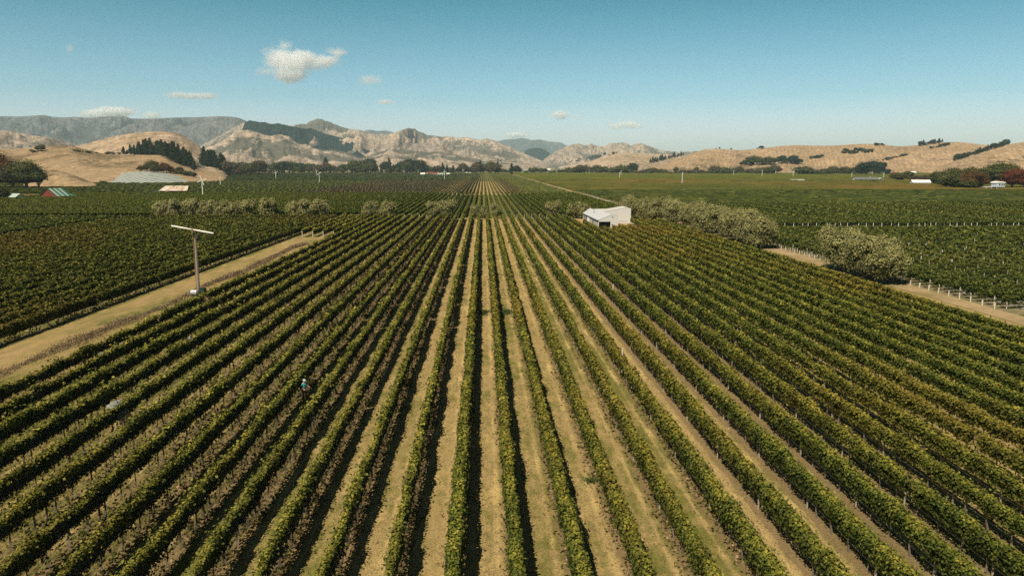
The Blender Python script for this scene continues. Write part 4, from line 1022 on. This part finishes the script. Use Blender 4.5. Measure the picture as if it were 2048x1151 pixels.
# ------------------------------------------------------------------ buildings
def roof_sheet(name, pts, mat, parent, th=.08):
    """a thin solid roof panel from a polygon"""
    a = Vector(pts[1])-Vector(pts[0]); c = Vector(pts[2])-Vector(pts[0]); nrm = a.cross(c).normalized()
    if nrm.z < 0: nrm = -nrm
    b = MB(); b.prism(pts, tuple(nrm*th)); return b.build(name, mat, parent)
M['roof_grey'] = plain('pale_grey_roof', (0.47, 0.475, 0.48), .5, var=.06, scale=.4)
def build_house():
    h = empty('white_house', (33.2, 216, 0), 'long low white metal-clad modern house with a butterfly roofline among the vines', 'house')
    W = M['cladding']
    def pb(name, mb, mat): return mb.build(name, mat, h)
    # local frame: x right, y away.  left wing 0..5.7 x 0..33.5
    LW, LL, EV, RD, RX = 5.7, 33.5, 2.85, 4.5, 2.3
    rc = 3.0   # porch depth at the near end
    m = MB(); m.box(0, .2, rc*0, LL, 0, EV); pb('left_wall', m, W)
    m = MB(); m.prism([(LW-.2, .2, 0), (LW-.2, 28.4, 0), (LW-.2, 28.4, 3.0), (LW-.2, .2, 4.3)], (.2, 0, 0)); pb('right_wall', m, W)
    m = MB(); m.prism([(.2, LL-.2, 0), (LW, LL-.2, 0), (LW, LL-.2, EV), (RX, LL-.2, RD), (.2, LL-.2, EV+.1)], (0, .2, 0)); pb('back_wall', m, W)
    m = MB()   # front wall with the wide glazed opening
    m.prism([(0, 0, 2.55), (3.6, 0, 2.55), (3.6, 0, 4.36), (0, 0, EV)], (0, .2, 0))
    m.prism([(3.6, 0, 0), (LW, 0, 0), (LW, 0, 4.38), (3.9, 0, 4.48), (3.6, 0, 4.36)], (0, .2, 0))
    pb('front_wall', m, W)
    m = MB(); m.box(.2, 3.6, 1.1, 1.16, .15, 2.55); pb('glazing', m, M['glass'])
    for x in (.9, 2.25): pb('mullion', MB().box(x-.05, x+.05, 1.02, 1.1, .15, 2.55), M['post_dark'])
    pb('terrace', MB().box(-.1, 4.2, -1.6, 1.1, 0, .18), M['concrete'])
    roof_sheet('roof', [(-.08, -.06, EV+.03), (-.08, LL+.05, EV+.03), (RX, LL+.05, RD+.02), (3.9, -.06, RD+.02)], M['roof_grey'], h, .1)
    roof_sheet('roof', [(3.93, -.06, RD+.0), (RX+.03, LL+.05, RD+.0), (LW+.05, LL+.05, EV+.05), (LW+.05, -.06, 4.42)], M['roof_grey'], h, .1)
    pb('gutter', MB().box(-.2, -.085, -.05, LL, EV-.16, EV+.03), M['engine'])
    # right wing: its front wall climbs to a high corner
    wy = 28.5; x1, x2, x3 = 4.0, 13.9, 15.1
    pb('wing_wall', MB().prism([(x1, wy, 0), (x3, wy, 0), (x3, wy, 4.62), (x2, wy, 5.0), (x1, wy, 3.35)], (0, .25, 0)), W)
    pb('wing_side_wall', MB().box(x3-.22, x3, wy+.25, wy+8, 0, 4.3), W)
    pb('wing_roof', MB().prism([(x1, wy-.05, 3.36), (x2, wy-.05, 5.01), (x2, wy-.05, 5.12), (x1, wy-.05, 3.47)], (0, 8.3, 0)), W)
    pb('wing_roof', MB().prism([(x2, wy-.02, 5.01), (x3+.1, wy-.02, 4.6), (x3+.1, wy-.02, 4.71), (x2, wy-.02, 5.12)], (0, 8.2, 0)), W)
    pb('wing_back_wall', MB().box(x1, x3-.25, wy+7.6, wy+7.8, 0, 4.2), W)
    pb('base_shade_strip', MB().box(9.6, 14.0, wy-.03, wy+.02, .25, .62), M['glass'])  # flat dark strip painting the shade of the recess at the wall base
    pb('deck', MB().box(9.0, 16.6, wy-3.6, wy-.1, 0, .5), M['concrete'])
    pb('deck', MB().box(-9.5, -.3, 18.2, 21.0, 0, .30), M['concrete'])
    for (y0, y1, z0, z1) in ((29.4, 31.0, 1.0, 2.2), (9.2, 11.2, 1.0, 2.3)):
        f = pb('window', MB().box(-.05, .02, y0, y1, z0, z1), M['post_dark']); MB().box(-.07, -.052, y0+.1, y1-.1, z0+.1, z1-.1).build('pane', M['glass'], f)
    f = pb('door', MB().box(-.06, .02, 24.6, 26.6, .1, 2.4), M['post_dark']); MB().box(-.08, -.062, 24.8, 26.4, .2, 2.3).build('pane', M['glass'], f)
    o = pb('door', MB().box(-.10, .0, 19.0, 22.4, .1, 2.5), M['white']); o['label'] = 'bright white sliding door panel'
    for y in (6.2, 23.6): pb('wall_joint', MB().box(-.03, .0, y-.05, y+.05, 0, EV-.2), M['engine'])
    pb('flue', MB().tube([(1.3, 17.5, 3.6), (1.3, 17.5, 5.4)], .13, 8), M['galv']); pb('flue_cap', MB().tube([(1.3, 17.5, 5.4), (1.3, 17.5, 5.52)], .22, 8), M['engine'])
    pb('vent', MB().box(4.0, 4.35, -.06, -.002, 3.75, 3.98), M['engine'])
    # table and chair inside the porch
    t = empty('porch_table', (35.0, 216.4, .18), 'small white table on the porch before the dark glazing', 'table')
    MB().box(-.5, .5, -.35, .35, .68, .74).build('table_top', M['white'], t)
    for sx in (-.42, .42):
        for sy in (-.28, .28): MB().box(sx-.04, sx+.04, sy-.04, sy+.04, 0, .68).build('leg', M['white'], t)
def gable_building(X, Y, w, d, hw, hr, rz, wall, roof, name, label, cat='shed', doors=(), windows=(), stripes=None, axis='x', over=.35, chimney=False):
    """ridge along local x; w = length along x, d = depth along y"""
    r = empty(name, (X, Y, 0), label, cat, None, rz)
    m = MB()
    m.box(-w/2, w/2, -d/2, -d/2+.2, 0, hw); m.box(-w/2, w/2, d/2-.2, d/2, 0, hw)
    for s in (-1, 1):
        xx = s*w/2 - (.2 if s > 0 else 0)
        m.prism([(xx, -d/2+.2, 0), (xx, d/2-.2, 0), (xx, d/2-.2, hw), (xx, 0, hr-.05), (xx, -d/2+.2, hw)], (.2, 0, 0))
    m.build('wall', wall, r)
    sl = (hr-hw)/(d/2)
    for s in (-1, 1):
        a = [(-w/2-over, 0, hr), (w/2+over, 0, hr), (w/2+over, s*(d/2+over), hw-over*sl), (-w/2-over, s*(d/2+over), hw-over*sl)]
        roof_sheet('roof', a, roof, r)
        if stripes and s < 0:
            n = stripes
            for k in range(n):
                x0 = -w/2+w*(k+.15)/n; x1 = x0+w*.4/n
                b = [(x0, -.05, hr+.06), (x1, -.05, hr+.06), (x1, -(d/2+over*.9), hw-over*.9*sl+.10), (x0, -(d/2+over*.9), hw-over*.9*sl+.10)]
                roof_sheet('roof_strip', b, M['pale_roof'], r, .05)
    for (x0, x1, z0, z1, mt) in doors: MB().box(x0, x1, -d/2-.05, -d/2+.02, z0, z1).build('door', M[mt], r)
    for (x0, x1, z0, z1) in windows:
        f = MB().box(x0-.1, x1+.1, -d/2-.05, -d/2+.01, z0-.1, z1+.1).build('window', M['white'], r); MB().box(x0, x1, -d/2-.07, -d/2-.052, z0, z1).build('pane', M['glass'], f)
    if chimney: MB().box(w*.2, w*.2+.7, -.35, .35, hr-.5, hr+.9).build('chimney', M['concrete'], r)
    return r
def build_buildings():
    # red barn with a striped green roof
    X, Y = ground(104, 401); b = gable_building(X-1.2, Y+6, 9.0, 11.5, 2.4, 6.4, R(72), M['red_wall'], M['green_roof'], 'red_barn', 'old red barn with a green and white striped roof', 'barn',
        doors=[(1.2, 3.2, .9, 1.7, 'white')], stripes=3)
    MB().prism([(4.9, -5.8, 2.2), (4.9, -1.2, 3.6), (4.9, -1.2, 3.7), (4.9, -5.8, 2.3)], (4.2, 0, -.5)).build('lean_to_roof', M['green_roof'], b)
    for q in ((8.9, -5.6), (8.9, -1.4)): MB().box(q[0]-.1, q[0]+.1, q[1]-.1, q[1]+.1, 0, 1.9).build('post', M['post_dark'], b)
    # rusty open shed
    X, Y = ground(347, 389.5); s = empty('open_shed', (X, Y, 0), 'open-fronted farm shed with a rusty pink-white iron roof', 'shed')
    w = 17.5
    MB().box(-w/2, w/2, 6.8, 7.0, 0, 3.0).build('back_wall', M['post_dark'], s)
    MB().box(w/2-.2, w/2, 0.1, 6.8, 0, 2.6).build('side_wall', M['pale_roof'], s); MB().box(-w/2, -w/2+.2, 0.1, 6.8, 0, 2.6).build('side_wall', M['teal'], s)
    roof_sheet('roof', [(-w/2-.4, -.6, 2.55), (w/2+.4, -.6, 2.55), (w/2-1.0, 6.2, 5.6), (-w/2+1.6, 6.2, 5.6)], M['rusty_roof'], s, .1)
    roof_sheet('roof', [(-w/2+1.6, 6.2, 5.6), (w/2-1.0, 6.2, 5.6), (w/2+.4, 9, 3), (-w/2-.4, 9, 3)], M['rusty_roof'], s, .1)
    for k in range(4): MB().box(-w/2+k*w/3-.12, -w/2+k*w/3+.12, 0, .2, 0, 2.5).build('post', M['guard'], s)
    lt = MB(); lt.box(-w/2-4.2, -w/2-.3, .5, 4.5, 0, 1.9); lt.build('lean_to', M['teal'], s)
    roof_sheet('lean_to_roof', [(-w/2-4.6, .1, 1.95), (-w/2-.1, .1, 2.5), (-w/2-.1, 5, 2.6), (-w/2-4.6, 5, 2.1)], M['pale_roof'], s)
    X, Y = ground(270, 388.5); t = empty('teal_trailer', (X, Y, 0), 'small teal farm trailer left of the rusty shed', 'trailer')
    MB().prism([(-2.2, 0, .5), (2.4, 0, .5), (1.6, 0, 1.5), (-1.2, 0, 1.1)], (0, 1.8, 0)).build('body', M['teal'], t)
    for sx in (-1.2, 1.3): MB().tube([(sx, -.15, .35), (sx, -.02, .35)], .35, 10).build('wheel', M['engine'], t)
    X, Y = ground(22, 402); gable_building(X, Y+3, 9, 6, 2.2, 3.9, R(-20), M['concrete'], M['pale_roof'], 'small_house', 'small pale-roofed house among dark trees at the left edge', 'house', windows=[(-2, -1, .9, 1.8)])
    X, Y = ground(71, 404); t = empty('water_tank', (X, Y, 0), 'white round water tank in front of the red barn', 'tank')
    MB().tube([(0, 0, 0), (0, 0, 1.3), (0, 0, 1.7)], [1.5, 1.5, .5], 14).build('tank_body', M['white'], t)
    # right side
    X, Y = ground(1846, 370); gable_building(X, Y+5, 16.5, 9, 2.6, 4.9, R(-12), M['white'], M['white'], 'white_shed', 'white shed with a pale ribbed roof before the grove on the right', 'shed', doors=[(2, 5, .1, 1.3, 'glass')], windows=[(-6, -5, 1, 1.9), (-3, -2, 1, 1.9)])
    X, Y = ground(1596, 363.5); s = empty('long_white_shed', (X, Y, 0), 'low half-white half-black shed on the yellow-green field', 'shed')
    MB().box(-8, -.5, 0, 4, 0, 2.2).build('open_bay', M['engine'], s); MB().box(-.5, 8, -.2, 4.2, 0, 2.4).build('wall', M['white'], s); roof_sheet('roof', [(-8.4, -.4, 2.5), (8.3, -.4, 2.5), (8.3, 4.5, 2.7), (-8.4, 4.5, 2.7)], M['white'], s)
    X, Y = ground(1735, 362.5); gable_building(X, Y+6, 30, 9, 2.4, 4.8, R(4), M['concrete'], plain('slate_grey_roof', (0.13, 0.14, 0.15), .5), 'long_house', 'long house with a dark grey roof among bushes on the right', 'house', windows=[(-12, -10, .9, 1.9), (-6, -4, .9, 1.9), (3, 5, .9, 1.9)], chimney=True)
    X, Y = ground(1757, 362); gable_building(X+2, Y, 7, 6, 2.0, 4.0, R(90), M['white'], M['pale_roof'], 'small_gable_house', 'small white gable end at the right of the long grey roof', 'house', windows=[(-1, 0, .9, 1.6)])
    X, Y = ground(2000, 381); h = empty('two_storey_house', (X, Y, 0), 'blue-white two-storey house with a curved roof and a carport by the red trees', 'house')
    BL = plain('pale_blue_wall', (0.44, 0.48, 0.54)); 
    MB().box(-3.4, 3.6, 0, 6, 2.7, 5.9).build('upper_storey', BL, h); MB().box(-2.2, 3.4, .6, 5.8, 0, 2.7).build('lower_storey', plain('blue_grey_wall', (0.20, 0.24, 0.33)), h)
    MB().tube([(-3.9, 3, 5.1), (4.1, 3, 5.1)], 0.1, 6)
    m = MB(); arc = [(-3.9+8*k/8, -.5, 5.9+1.0*math.sin(math.pi*(k/8))**.7) for k in range(9)] + [(4.1, -.5, 5.85), (-3.9, -.5, 5.85)]; m.prism(arc, (0, 7.2, 0)); m.build('curved_roof', M['white'], h)
    roof_sheet('carport_roof', [(-11.6, -.6, 2.6), (-2.4, -.6, 2.9), (-2.4, 5.5, 2.9), (-11.6, 5.5, 2.6)], BL, h, .2)
    for x in (-11.2, -7, -3): MB().box(x-.12, x+.12, -.4, -.16, 0, 2.6).build('post', M['white'], h)
    for x0 in (-1.2, .6, 2.2):
        f = MB().box(x0-.1, x0+1.1, -.05, .01, 3.5, 5.2).build('window', M['white'], h); MB().box(x0, x0+1, -.07, -.052, 3.6, 5.1).build('pane', M['glass'], f)
    # farm buildings in the middle distance
    for px, py, w, wall, roof, hw, hr, lab in [(858, 349, 10, 'white', 'red_wall', 3, 6, 'white farmhouse with a red roof, left one of the far middle group'), (871, 350, 12, 'white', 'red_wall', 3, 6, 'long red-roofed farm building of the far middle group'),
          (846, 350.5, 9, 'white', 'white', 3, 5, 'small white shed at the left end of the far middle group'), (882, 350.5, 12, 'white', 'pale_roof', 3, 4.5, 'low white shed right of the red roofs'),
          (897, 350, 7, 'white', 'white', 2.6, 4.0, 'tiny white shed right of the frost fan in the far middle'), (938, 345.5, 18, 'white', 'white', 3, 4.5, 'long white roof before the brown trees in the far middle'),
          (596, 337, 14, 'white', 'pale_roof', 4, 7, 'pale house half hidden in the long tree belt'), (1097, 340, 18, 'white', 'white', 3, 6, 'white farm building right of the end of the track'),
          (1049, 341, 40, 'pale_roof', 'pale_roof', 3, 4, 'long low pale greenhouse right of the column tree'), (1675, 345.5, 22, 'white', 'white', 3.5, 6, 'white building left of the tall gums'),
          (1206, 343, 10, 'white', 'white', 3, 5, 'small white shed in the belt right of the track'), (1764, 345.5, 22, 'white', 'pale_roof', 3, 5, 'long pale shed right of the tall gums'),
          (1823, 347, 20, 'white', 'white', 3, 5, 'white shed behind the grove on the right'), (1548, 326, 16, 'concrete', 'red_wall', 4, 8, 'hillside house with a brown roof left of the dark clump')]:
        p = place(px, py)
        if p is None: continue
        X, Y, Z = p; r = gable_building(X, Y, w, 9, hw, hr, R(random.uniform(-15, 15)), M[wall], M[roof], 'farm_building', lab, 'farm building', windows=[(-w*.3, -w*.3+1.6, 1, 2.1), (w*.12, w*.12+1.6, 1, 2.1)])
        r.location.z = Z
    p = ground(1865, 360); 

# ------------------------------------------------------------------ small things
def build_net(X, Y, rz, s, label, name='bird_net'):
    q = random.Random(int(X*7)); nx, ny = 9, 7; V = []
    for i in range(nx):
        for j in range(ny):
            u, v = i/(nx-1), j/(ny-1)
            z = .05 + 1.45*max(0, 1-abs(u-.25)*1.6)*(1-.35*v) + q.uniform(-.08, .08)
            V.append((-.12+(u-.4)*.85*s+q.uniform(-.06, .06), (v-.5)*1.6*s + q.uniform(-.12, .12), 2.06-2.4*(max(0, u-.3)*s)**1.7*(1-.5*abs(v-.5))-.5*abs(v-.5)**2+q.uniform(-.10, .10)))
    f = np.array([(i*ny+j, (i+1)*ny+j, (i+1)*ny+j+1, i*ny+j+1) for i in range(nx-1) for j in range(ny-1)])
    o = link(name, mesh(name, V, f, M['shade_net'], smooth=True), None, (X, Y, 0), rz)
    md = o.modifiers.new('solid', 'SOLIDIFY'); md.thickness = .015
    return tag(o, label, 'net', 'loose white bird nets on the ragged rows')
def build_small():
    for px, py, s, lab in [(258, 832, 1.15, 'largest crumpled white bird net hanging on a ragged row'), (322, 700, .6, 'pale bird net piece left of the person, upper one'), (265, 706, .55, 'pale bird net piece on the second ragged row'),
                      (212, 728, .6, 'pale grey bird net piece near the grass lane'), (388, 694, .5, 'small pale bird net piece on the third ragged row')]:
        X, Y = ground(px, py, 1.0); k_ = round((X-X0-.4)/S); build_net(X0+k_*S, Y, R(2), s, lab)
    # green grass patches
    for px, py, rx, ry, lab in [(968, 625, .55, 2.2, 'left'), (1013, 624, .75, 2.6, 'right'), (1183, 962, .6, .5, 'near')]:
        X, Y = ground(px, py); n = 1500 if lab != 'near' else 900
        n = n//2; a = rng.uniform(0, 6.28, n); r_ = np.abs(rng.normal(0, .55, n))*(1+.3*np.sin(3*a+px))
        c = np.stack([X+rx*r_*np.cos(a), Y+ry*r_*np.sin(a), rng.uniform(.02, .14, n)], -1)
        V, F_ = kites(c, np.full(n, .15 if lab != 'near' else .09), np.tile(np.array([0, 0, .6]), (n, 1)))
        tag(link('grass_patch', mesh('grass_patch', V, F_, M['greengrass'], rng.uniform(0, 1, n))), {'left': 'dark green grass patch in the middle aisle, left one of two', 'right': 'dark green grass patch right of the middle row, right one of two', 'near': 'small bright dark-green grass clump near the bottom right of centre'}[lab], 'grass patch', kind='stuff')
    # brush of dry weeds along the lane
    n = 60000; y = rng.uniform(28, 182, n); amp = n1(y, 5, 77)
    x = -42.9 + (n1(y, 17, 5)-.5)*1.2 + rng.normal(0, .62, n)*(.5+amp*.7); z = np.abs(rng.normal(0, 1, n))*.16*(.3+amp)
    keep = rng.uniform(0, 1, n) < .35+amp*.8
    c = np.stack([x, y, z+.02], -1)[keep]; V, F_ = kites(c, np.clip(.10*(c[:, 1]/60)**.5, .07, .2), np.tile(np.array([0, 0, .4]), (len(c), 1)))
    tag(link('dry_weeds', mesh('dry_weeds', V, F_, M['weed'], np.clip(rng.normal(.5, .28, len(F_)), 0, 1))), 'ridge of dry grey-brown weeds along the grass lane', 'weeds', kind='stuff')
    # dry tufts and prunings on the aisles
    n = 70000; y = 20*np.exp(rng.uniform(0, 1, n)*math.log(130/20)); x = rng.uniform(-36, 54, n)
    u = np.abs(((x-X0)/S) % 1 - .5)*S; keep = (np.abs(x) < y*.75+4) & (u < 1.15) & (n1(x*3+y*.7, 1.3, 61)*.6+n1(y, .9, 62)*.6 > .55)
    c = np.stack([x, y, np.abs(rng.normal(0, .03, n))+.012], -1)[keep]
    V, F_ = kites(c, np.clip(.075*(c[:, 1]/35)**.75, .05, .2), np.tile(np.array([0, 0, .5]), (len(c), 1)))
    tag(link('dry_grass', mesh('dry_grass', V, F_, M['tuft'], np.clip(rng.normal(.5, .28, len(F_)), 0, 1))), 'dry grass tufts and prunings on the aisles of the near block', 'grass', kind='stuff')
    # taller marker posts in the right rows
    for px, py, lab in [(1262, 752, 'tall pale marker post rising above the vines right of centre'), (1243, 605, 'thin pale marker post in the middle of the right rows')]:
        X, Y = ground(px, py); k = round((X-X0)/S); tag(link('marker_post', post_one(M['guard'], 2.6, .06), None, (X0+k*S+.05, Y, 0)), lab, 'post')
    # low white and grey netting between the young vines on the right
    k = 0
    for yy in np.arange(74.2, 112, 2.45):
        xe = yy*.73+10
        if xe < 70: continue
        V = []; nn = 24
        for i in range(nn):
            x = 70.2+(xe-66)*i/(nn-1)
            for j, (dy, z) in enumerate(((-.32, .03), (0, .10), (.32, .03))): V.append((x, yy+dy+random.uniform(-.1, .1), z+random.uniform(0, .08)))
        f = np.array([(i*3+j, (i+1)*3+j, (i+1)*3+j+1, i*3+j+1) for i in range(nn-1) for j in range(2)])
        k += 1; tag(link('ground_net', mesh('ground_net', V, f, M['ground_net'], smooth=True)), 'grey-white netting strip between young vines on the right, ' + ORD[k-1] + ' from the front', 'net', 'netting strips between the young vines')
M['ground_net'] = mottled('grey_white_net', [(0.36, 0.37, 0.35), (0.22, 0.23, 0.20), (0.10, 0.11, 0.07)], .6, 2.2, 5)

def build_stakes():
    st = post_one(M['white'], 1.75, .06)
    for i in range(38):
        x = 69.5 + i*2.45 + random.uniform(-.4, .4)
        tag(link('white_stake', st, None, (x, 218.5+random.uniform(-1.6, 1.2), 0)), 'white stake in the gap across the right block, ' + ORD[i] + ' from the track', 'stake', 'white stakes in the gap')
    st2 = post_one(M['white'], 2.05, .045)
    for i in range(34):
        y = random.uniform(125, 200); x = 69 + (y*.73-62)*random.random()
        tag(link('white_stake', st2, None, (x, y, 0)), 'thin white stake poking out of the dark vines of the right block', 'stake', 'scattered white stakes')
def build_person():
    X, Y = -14.25, 58.0
    root = empty('person', (X, Y, 0), 'person in a teal top and white cap working among the ragged vine rows', 'person', None, R(35))
    skin = plain('skin', (0.42, 0.25, 0.17), .6); teal = plain('teal_cloth', (0.04, 0.24, 0.26), .8); trou = plain('dark_trousers', (0.03, 0.035, 0.05)); capm = plain('white_cap_cloth', (0.48, 0.50, 0.50))
    def skinned(name, J, E, rad, mat, parent):
        me = bpy.data.meshes.new(name); me.from_pydata(J, E, []); me.materials.append(mat)
        o = link(name, me, parent); md = o.modifiers.new('skin', 'SKIN'); md.use_smooth_shade = True
        sv = me.skin_vertices[0].data if me.skin_vertices else None
        if sv is None: return o
        for k, r_ in enumerate(rad): sv[k].radius = (r_, r_*.9)
        sv[0].use_root = True; s2 = o.modifiers.new('sub', 'SUBSURF'); s2.levels = s2.render_levels = 1
        return o
    J = [(0, 0, .98), (0, .02, 1.15), (0, .03, 1.38), (0, -.01, 1.52), (0, -.04, 1.62), (0, -.05, 1.70),
         (-.19, .02, 1.42), (-.26, -.08, 1.16), (-.20, -.30, 1.06), (-.19, -.37, 1.05), (.19, .02, 1.42), (.27, -.12, 1.20), (.22, -.36, 1.22), (.21, -.43, 1.24),
         (-.10, 0, .92), (-.12, -.05, .50), (-.12, .02, .08), (-.12, -.12, .04), (.10, 0, .92), (.13, .05, .50), (.13, .14, .08), (.13, .0, .04)]
    E = [(0, 1), (1, 2), (2, 3), (3, 4), (4, 5), (2, 6), (6, 7), (7, 8), (8, 9), (2, 10), (10, 11), (11, 12), (12, 13), (0, 14), (14, 15), (15, 16), (16, 17), (0, 18), (18, 19), (19, 20), (20, 21)]
    rad = [.13, .125, .15, .055, .09, .085, .065, .045, .032, .03, .065, .045, .032, .03, .09, .06, .04, .035, .09, .06, .04, .035]
    skinned('body', J, E, rad, skin, root)
    skinned('top', [(0, 0, 1.0), (0, .02, 1.15), (0, .03, 1.38), (0, .015, 1.46), (-.20, .02, 1.42), (-.27, -.06, 1.2), (.20, .02, 1.42), (.28, -.09, 1.23)], [(0, 1), (1, 2), (2, 3), (2, 4), (4, 5), (2, 6), (6, 7)], [.17, .16, .18, .085, .09, .068, .09, .068], teal, root)
    skinned('trousers', [(0, 0, .97), (-.10, 0, .90), (-.12, -.05, .50), (-.12, .02, .14), (.10, 0, .90), (.13, .05, .50), (.13, .13, .14)], [(0, 1), (1, 2), (2, 3), (0, 4), (4, 5), (5, 6)], [.15, .115, .08, .062, .115, .08, .062], trou, root)
    MB().tube([(0, -.04, 1.68), (0, -.04, 1.75), (0, -.035, 1.80)], [.115, .11, .05], 12).build('cap', capm, root)
    MB().box(-.09, .09, -.26, -.12, 1.685, 1.70).build('cap_brim', capm, root)
    # bucket carried on the arm
    for hx, hy, hz, s in ((-.19, -.38, 1.04, -1), (.21, -.44, 1.24, 1)):
        hd = MB(); hd.box(hx-.035, hx+.035, hy-.06, hy+.02, hz-.02, hz+.02)
        for k in range(4): hd.tube([(hx-.027+.018*k, hy-.05, hz), (hx-.027+.018*k, hy-.09-.006*(k in (1, 2)), hz-.012), (hx-.027+.018*k, hy-.115, hz-.035)], .008, 5)
        hd.tube([(hx+s*.03, hy-.01, hz), (hx+s*.06, hy-.045, hz-.01)], .009, 5); hd.build('hand', skin, root)
    t = empty('harvest_bin', (X+.55, Y-.1, 0), 'small dark bin on the ground beside the person', 'bin')
    t.location = (X+.75, Y+.3, 0); MB().prism([(-.25, -.18, 0), (.25, -.18, 0), (.32, -.18, .38), (-.32, -.18, .38)], (0, .36, 0)).build('bin_body', M['engine'], t)
    MB().box(-.34, .34, -.20, .20, .38, .41).build('rim', M['engine'], t)

# ------------------------------------------------------------------ clouds and haze
def cloud(px, py, wpx, hpx, Y, label, dens, seed, thr=.5, blobs=None):
    X, _, Z = at(px, py, Y); s = Y/F; w, h = wpx*s, hpx*s
    m = bpy.data.materials.new('cloud_vapour'); m.use_nodes = True; n, l = m.node_tree.nodes, m.node_tree.links; n.clear()
    out = n.new('ShaderNodeOutputMaterial'); v = n.new('ShaderNodeVolumePrincipled'); l.new(v.outputs[0], out.inputs['Volume'])
    v.inputs['Color'].default_value = (.995, .997, 1.0, 1); v.inputs['Anisotropy'].default_value = -0.55
    tc = n.new('ShaderNodeTexCoord').outputs['Object']
    # soft blobs united, edges eaten by noise
    acc = None
    for (bx, bz, r, k) in (blobs or [(0, 0, .5, 1)]):
        mp = n.new('ShaderNodeMapping'); mp.inputs['Location'].default_value = (-bx*w, 0, -bz*h); l.new(tc, mp.inputs[0])
        m2 = n.new('ShaderNodeMapping'); m2.inputs['Scale'].default_value = (1/(r*w), 1/(w*.42*r+.12*w), 1/(r*h*1.05)); l.new(mp.outputs[0], m2.inputs[0])
        ln = n.new('ShaderNodeVectorMath'); ln.operation = 'LENGTH'; l.new(m2.outputs[0], ln.inputs[0])
        f = mth(n, l, 'MULTIPLY', mth(n, l, 'MAXIMUM', mth(n, l, 'SUBTRACT', 1.0, ln.outputs['Value']), 0.0), k)
        acc = f if acc is None else mth(n, l, 'MAXIMUM', acc, f)
    sh = n.new('ShaderNodeMapping'); sh.inputs['Location'].default_value = (seed*311., seed*57., 0); l.new(tc, sh.inputs[0])
    ns = noise(n, l, sh.outputs[0], 4.2/h, 6, .68, .8)
    d = mth(n, l, 'SUBTRACT', mth(n, l, 'ADD', acc, mth(n, l, 'MULTIPLY', mth(n, l, 'SUBTRACT', ns, .5), 1.9)), thr*.5)
    d = mth(n, l, 'MULTIPLY', mth(n, l, 'MULTIPLY', mth(n, l, 'MAXIMUM', d, 0.0), mth(n, l, 'GREATER_THAN', acc, 0.001)), dens/h)
    l.new(d, v.inputs['Density'])
    q = MB(); V, F4 = [], []; k, mm = 14, 8
    for i in range(mm+1):
        ph = -math.pi/2+math.pi*i/mm
        for j in range(k):
            a = 2*math.pi*j/k; V.append((w*.62*math.cos(ph)*math.cos(a), w*.5*math.cos(ph)*math.sin(a), h*.75*math.sin(ph)))
    for i in range(mm):
        for j in range(k): F4.append((i*k+j, i*k+(j+1) % k, (i+1)*k+(j+1) % k, (i+1)*k+j))
    o = link('cloud', mesh('cloud', V, np.array(F4), m), None, (X, Y, Z))
    return tag(o, label, 'cloud')
def safe_cloud(*a, **k):
    return cloud(*a, **k)
def build_clouds():
    cloud(598, 128, 164, 80, 9500, 'brightest white cumulus cloud in the upper left of the sky', 15, 3, .52,
          [(-.22, .12, .30, 1.1), (-.08, .04, .34, 1.25), (.04, .12, .28, 1.1), (-.10, -.26, .28, 1.3), (.20, .02, .24, .85), (.32, .08, .24, .85), (.42, .26, .22, .6), (-.16, .40, .20, .5), (-.38, -.18, .18, .55)])
    cloud(214, 225, 100, 30, 16000, 'flat white cloud resting on the left mountain range', 16, 5, .28, [(-.2, -.1, .36, .9), (.05, 0, .42, 1.1), (.25, .05, .34, 1.0)])
    cloud(303, 231, 44, 18, 16000, 'small white cloud just right of the flat one on the left range', 9, 6, .30)
    cloud(382, 192, 92, 26, 12500, 'thin pale cloud above the left range', 6, 8, .35, [(-.26, .05, .34, .8), (.05, 0, .34, .9), (.32, .02, .3, .9)])
    cloud(1120, 230, 48, 24, 13500, 'small grey-pink cloud over the far blue mountains', 7, 9, .35)
    cloud(1152, 236, 20, 22, 13500, 'tiny faint cloud beside the small grey-pink one', 4, 12, .3)
    cloud(1250, 250, 76, 26, 16500, 'flat pale cloud right of the centre of the skyline', 6, 10, .35, [(-.2, -.1, .34, .8), (.1, .05, .36, 1.0), (.3, -.05, .3, .7)])
    cloud(1032, 270, 62, 14, 24500, 'low grey cloud strip touching the far blue mountains', 7, 14, .3)
    cloud(740, 160, 62, 26, 11000, 'very faint wisp right of the bright cumulus', 2.2, 15, .35)
    cloud(770, 204, 50, 12, 13000, 'faint thin streak below the wisp', 2.2, 16, .3)
    cloud(140, 97, 22, 22, 9000, 'tiny faint wisp high in the left of the sky', 2.5, 17, .3)
def build_haze():
    m = bpy.data.materials.new('haze_air'); m.use_nodes = True; n, l = m.node_tree.nodes, m.node_tree.links; n.clear()
    out = n.new('ShaderNodeOutputMaterial'); v = n.new('ShaderNodeVolumePrincipled'); l.new(v.outputs[0], out.inputs['Volume'])
    v.inputs['Color'].default_value = (.70, .91, 1.0, 1); v.inputs['Density'].default_value = 4.4e-5; v.inputs['Anisotropy'].default_value = 0.0
    b = MB(); b.box(-30500, 30500, -3500, 40500, -6, 960); o = b.build('haze', m); tag(o, kind='stuff')

build_hills()
build_main(); build_left(); build_second(); build_cross(); build_far(); build_end_posts()
build_shelter(); build_far_trees()
build_fans(); build_house(); build_buildings(); build_small(); build_stakes(); build_person()
build_clouds(); build_haze()
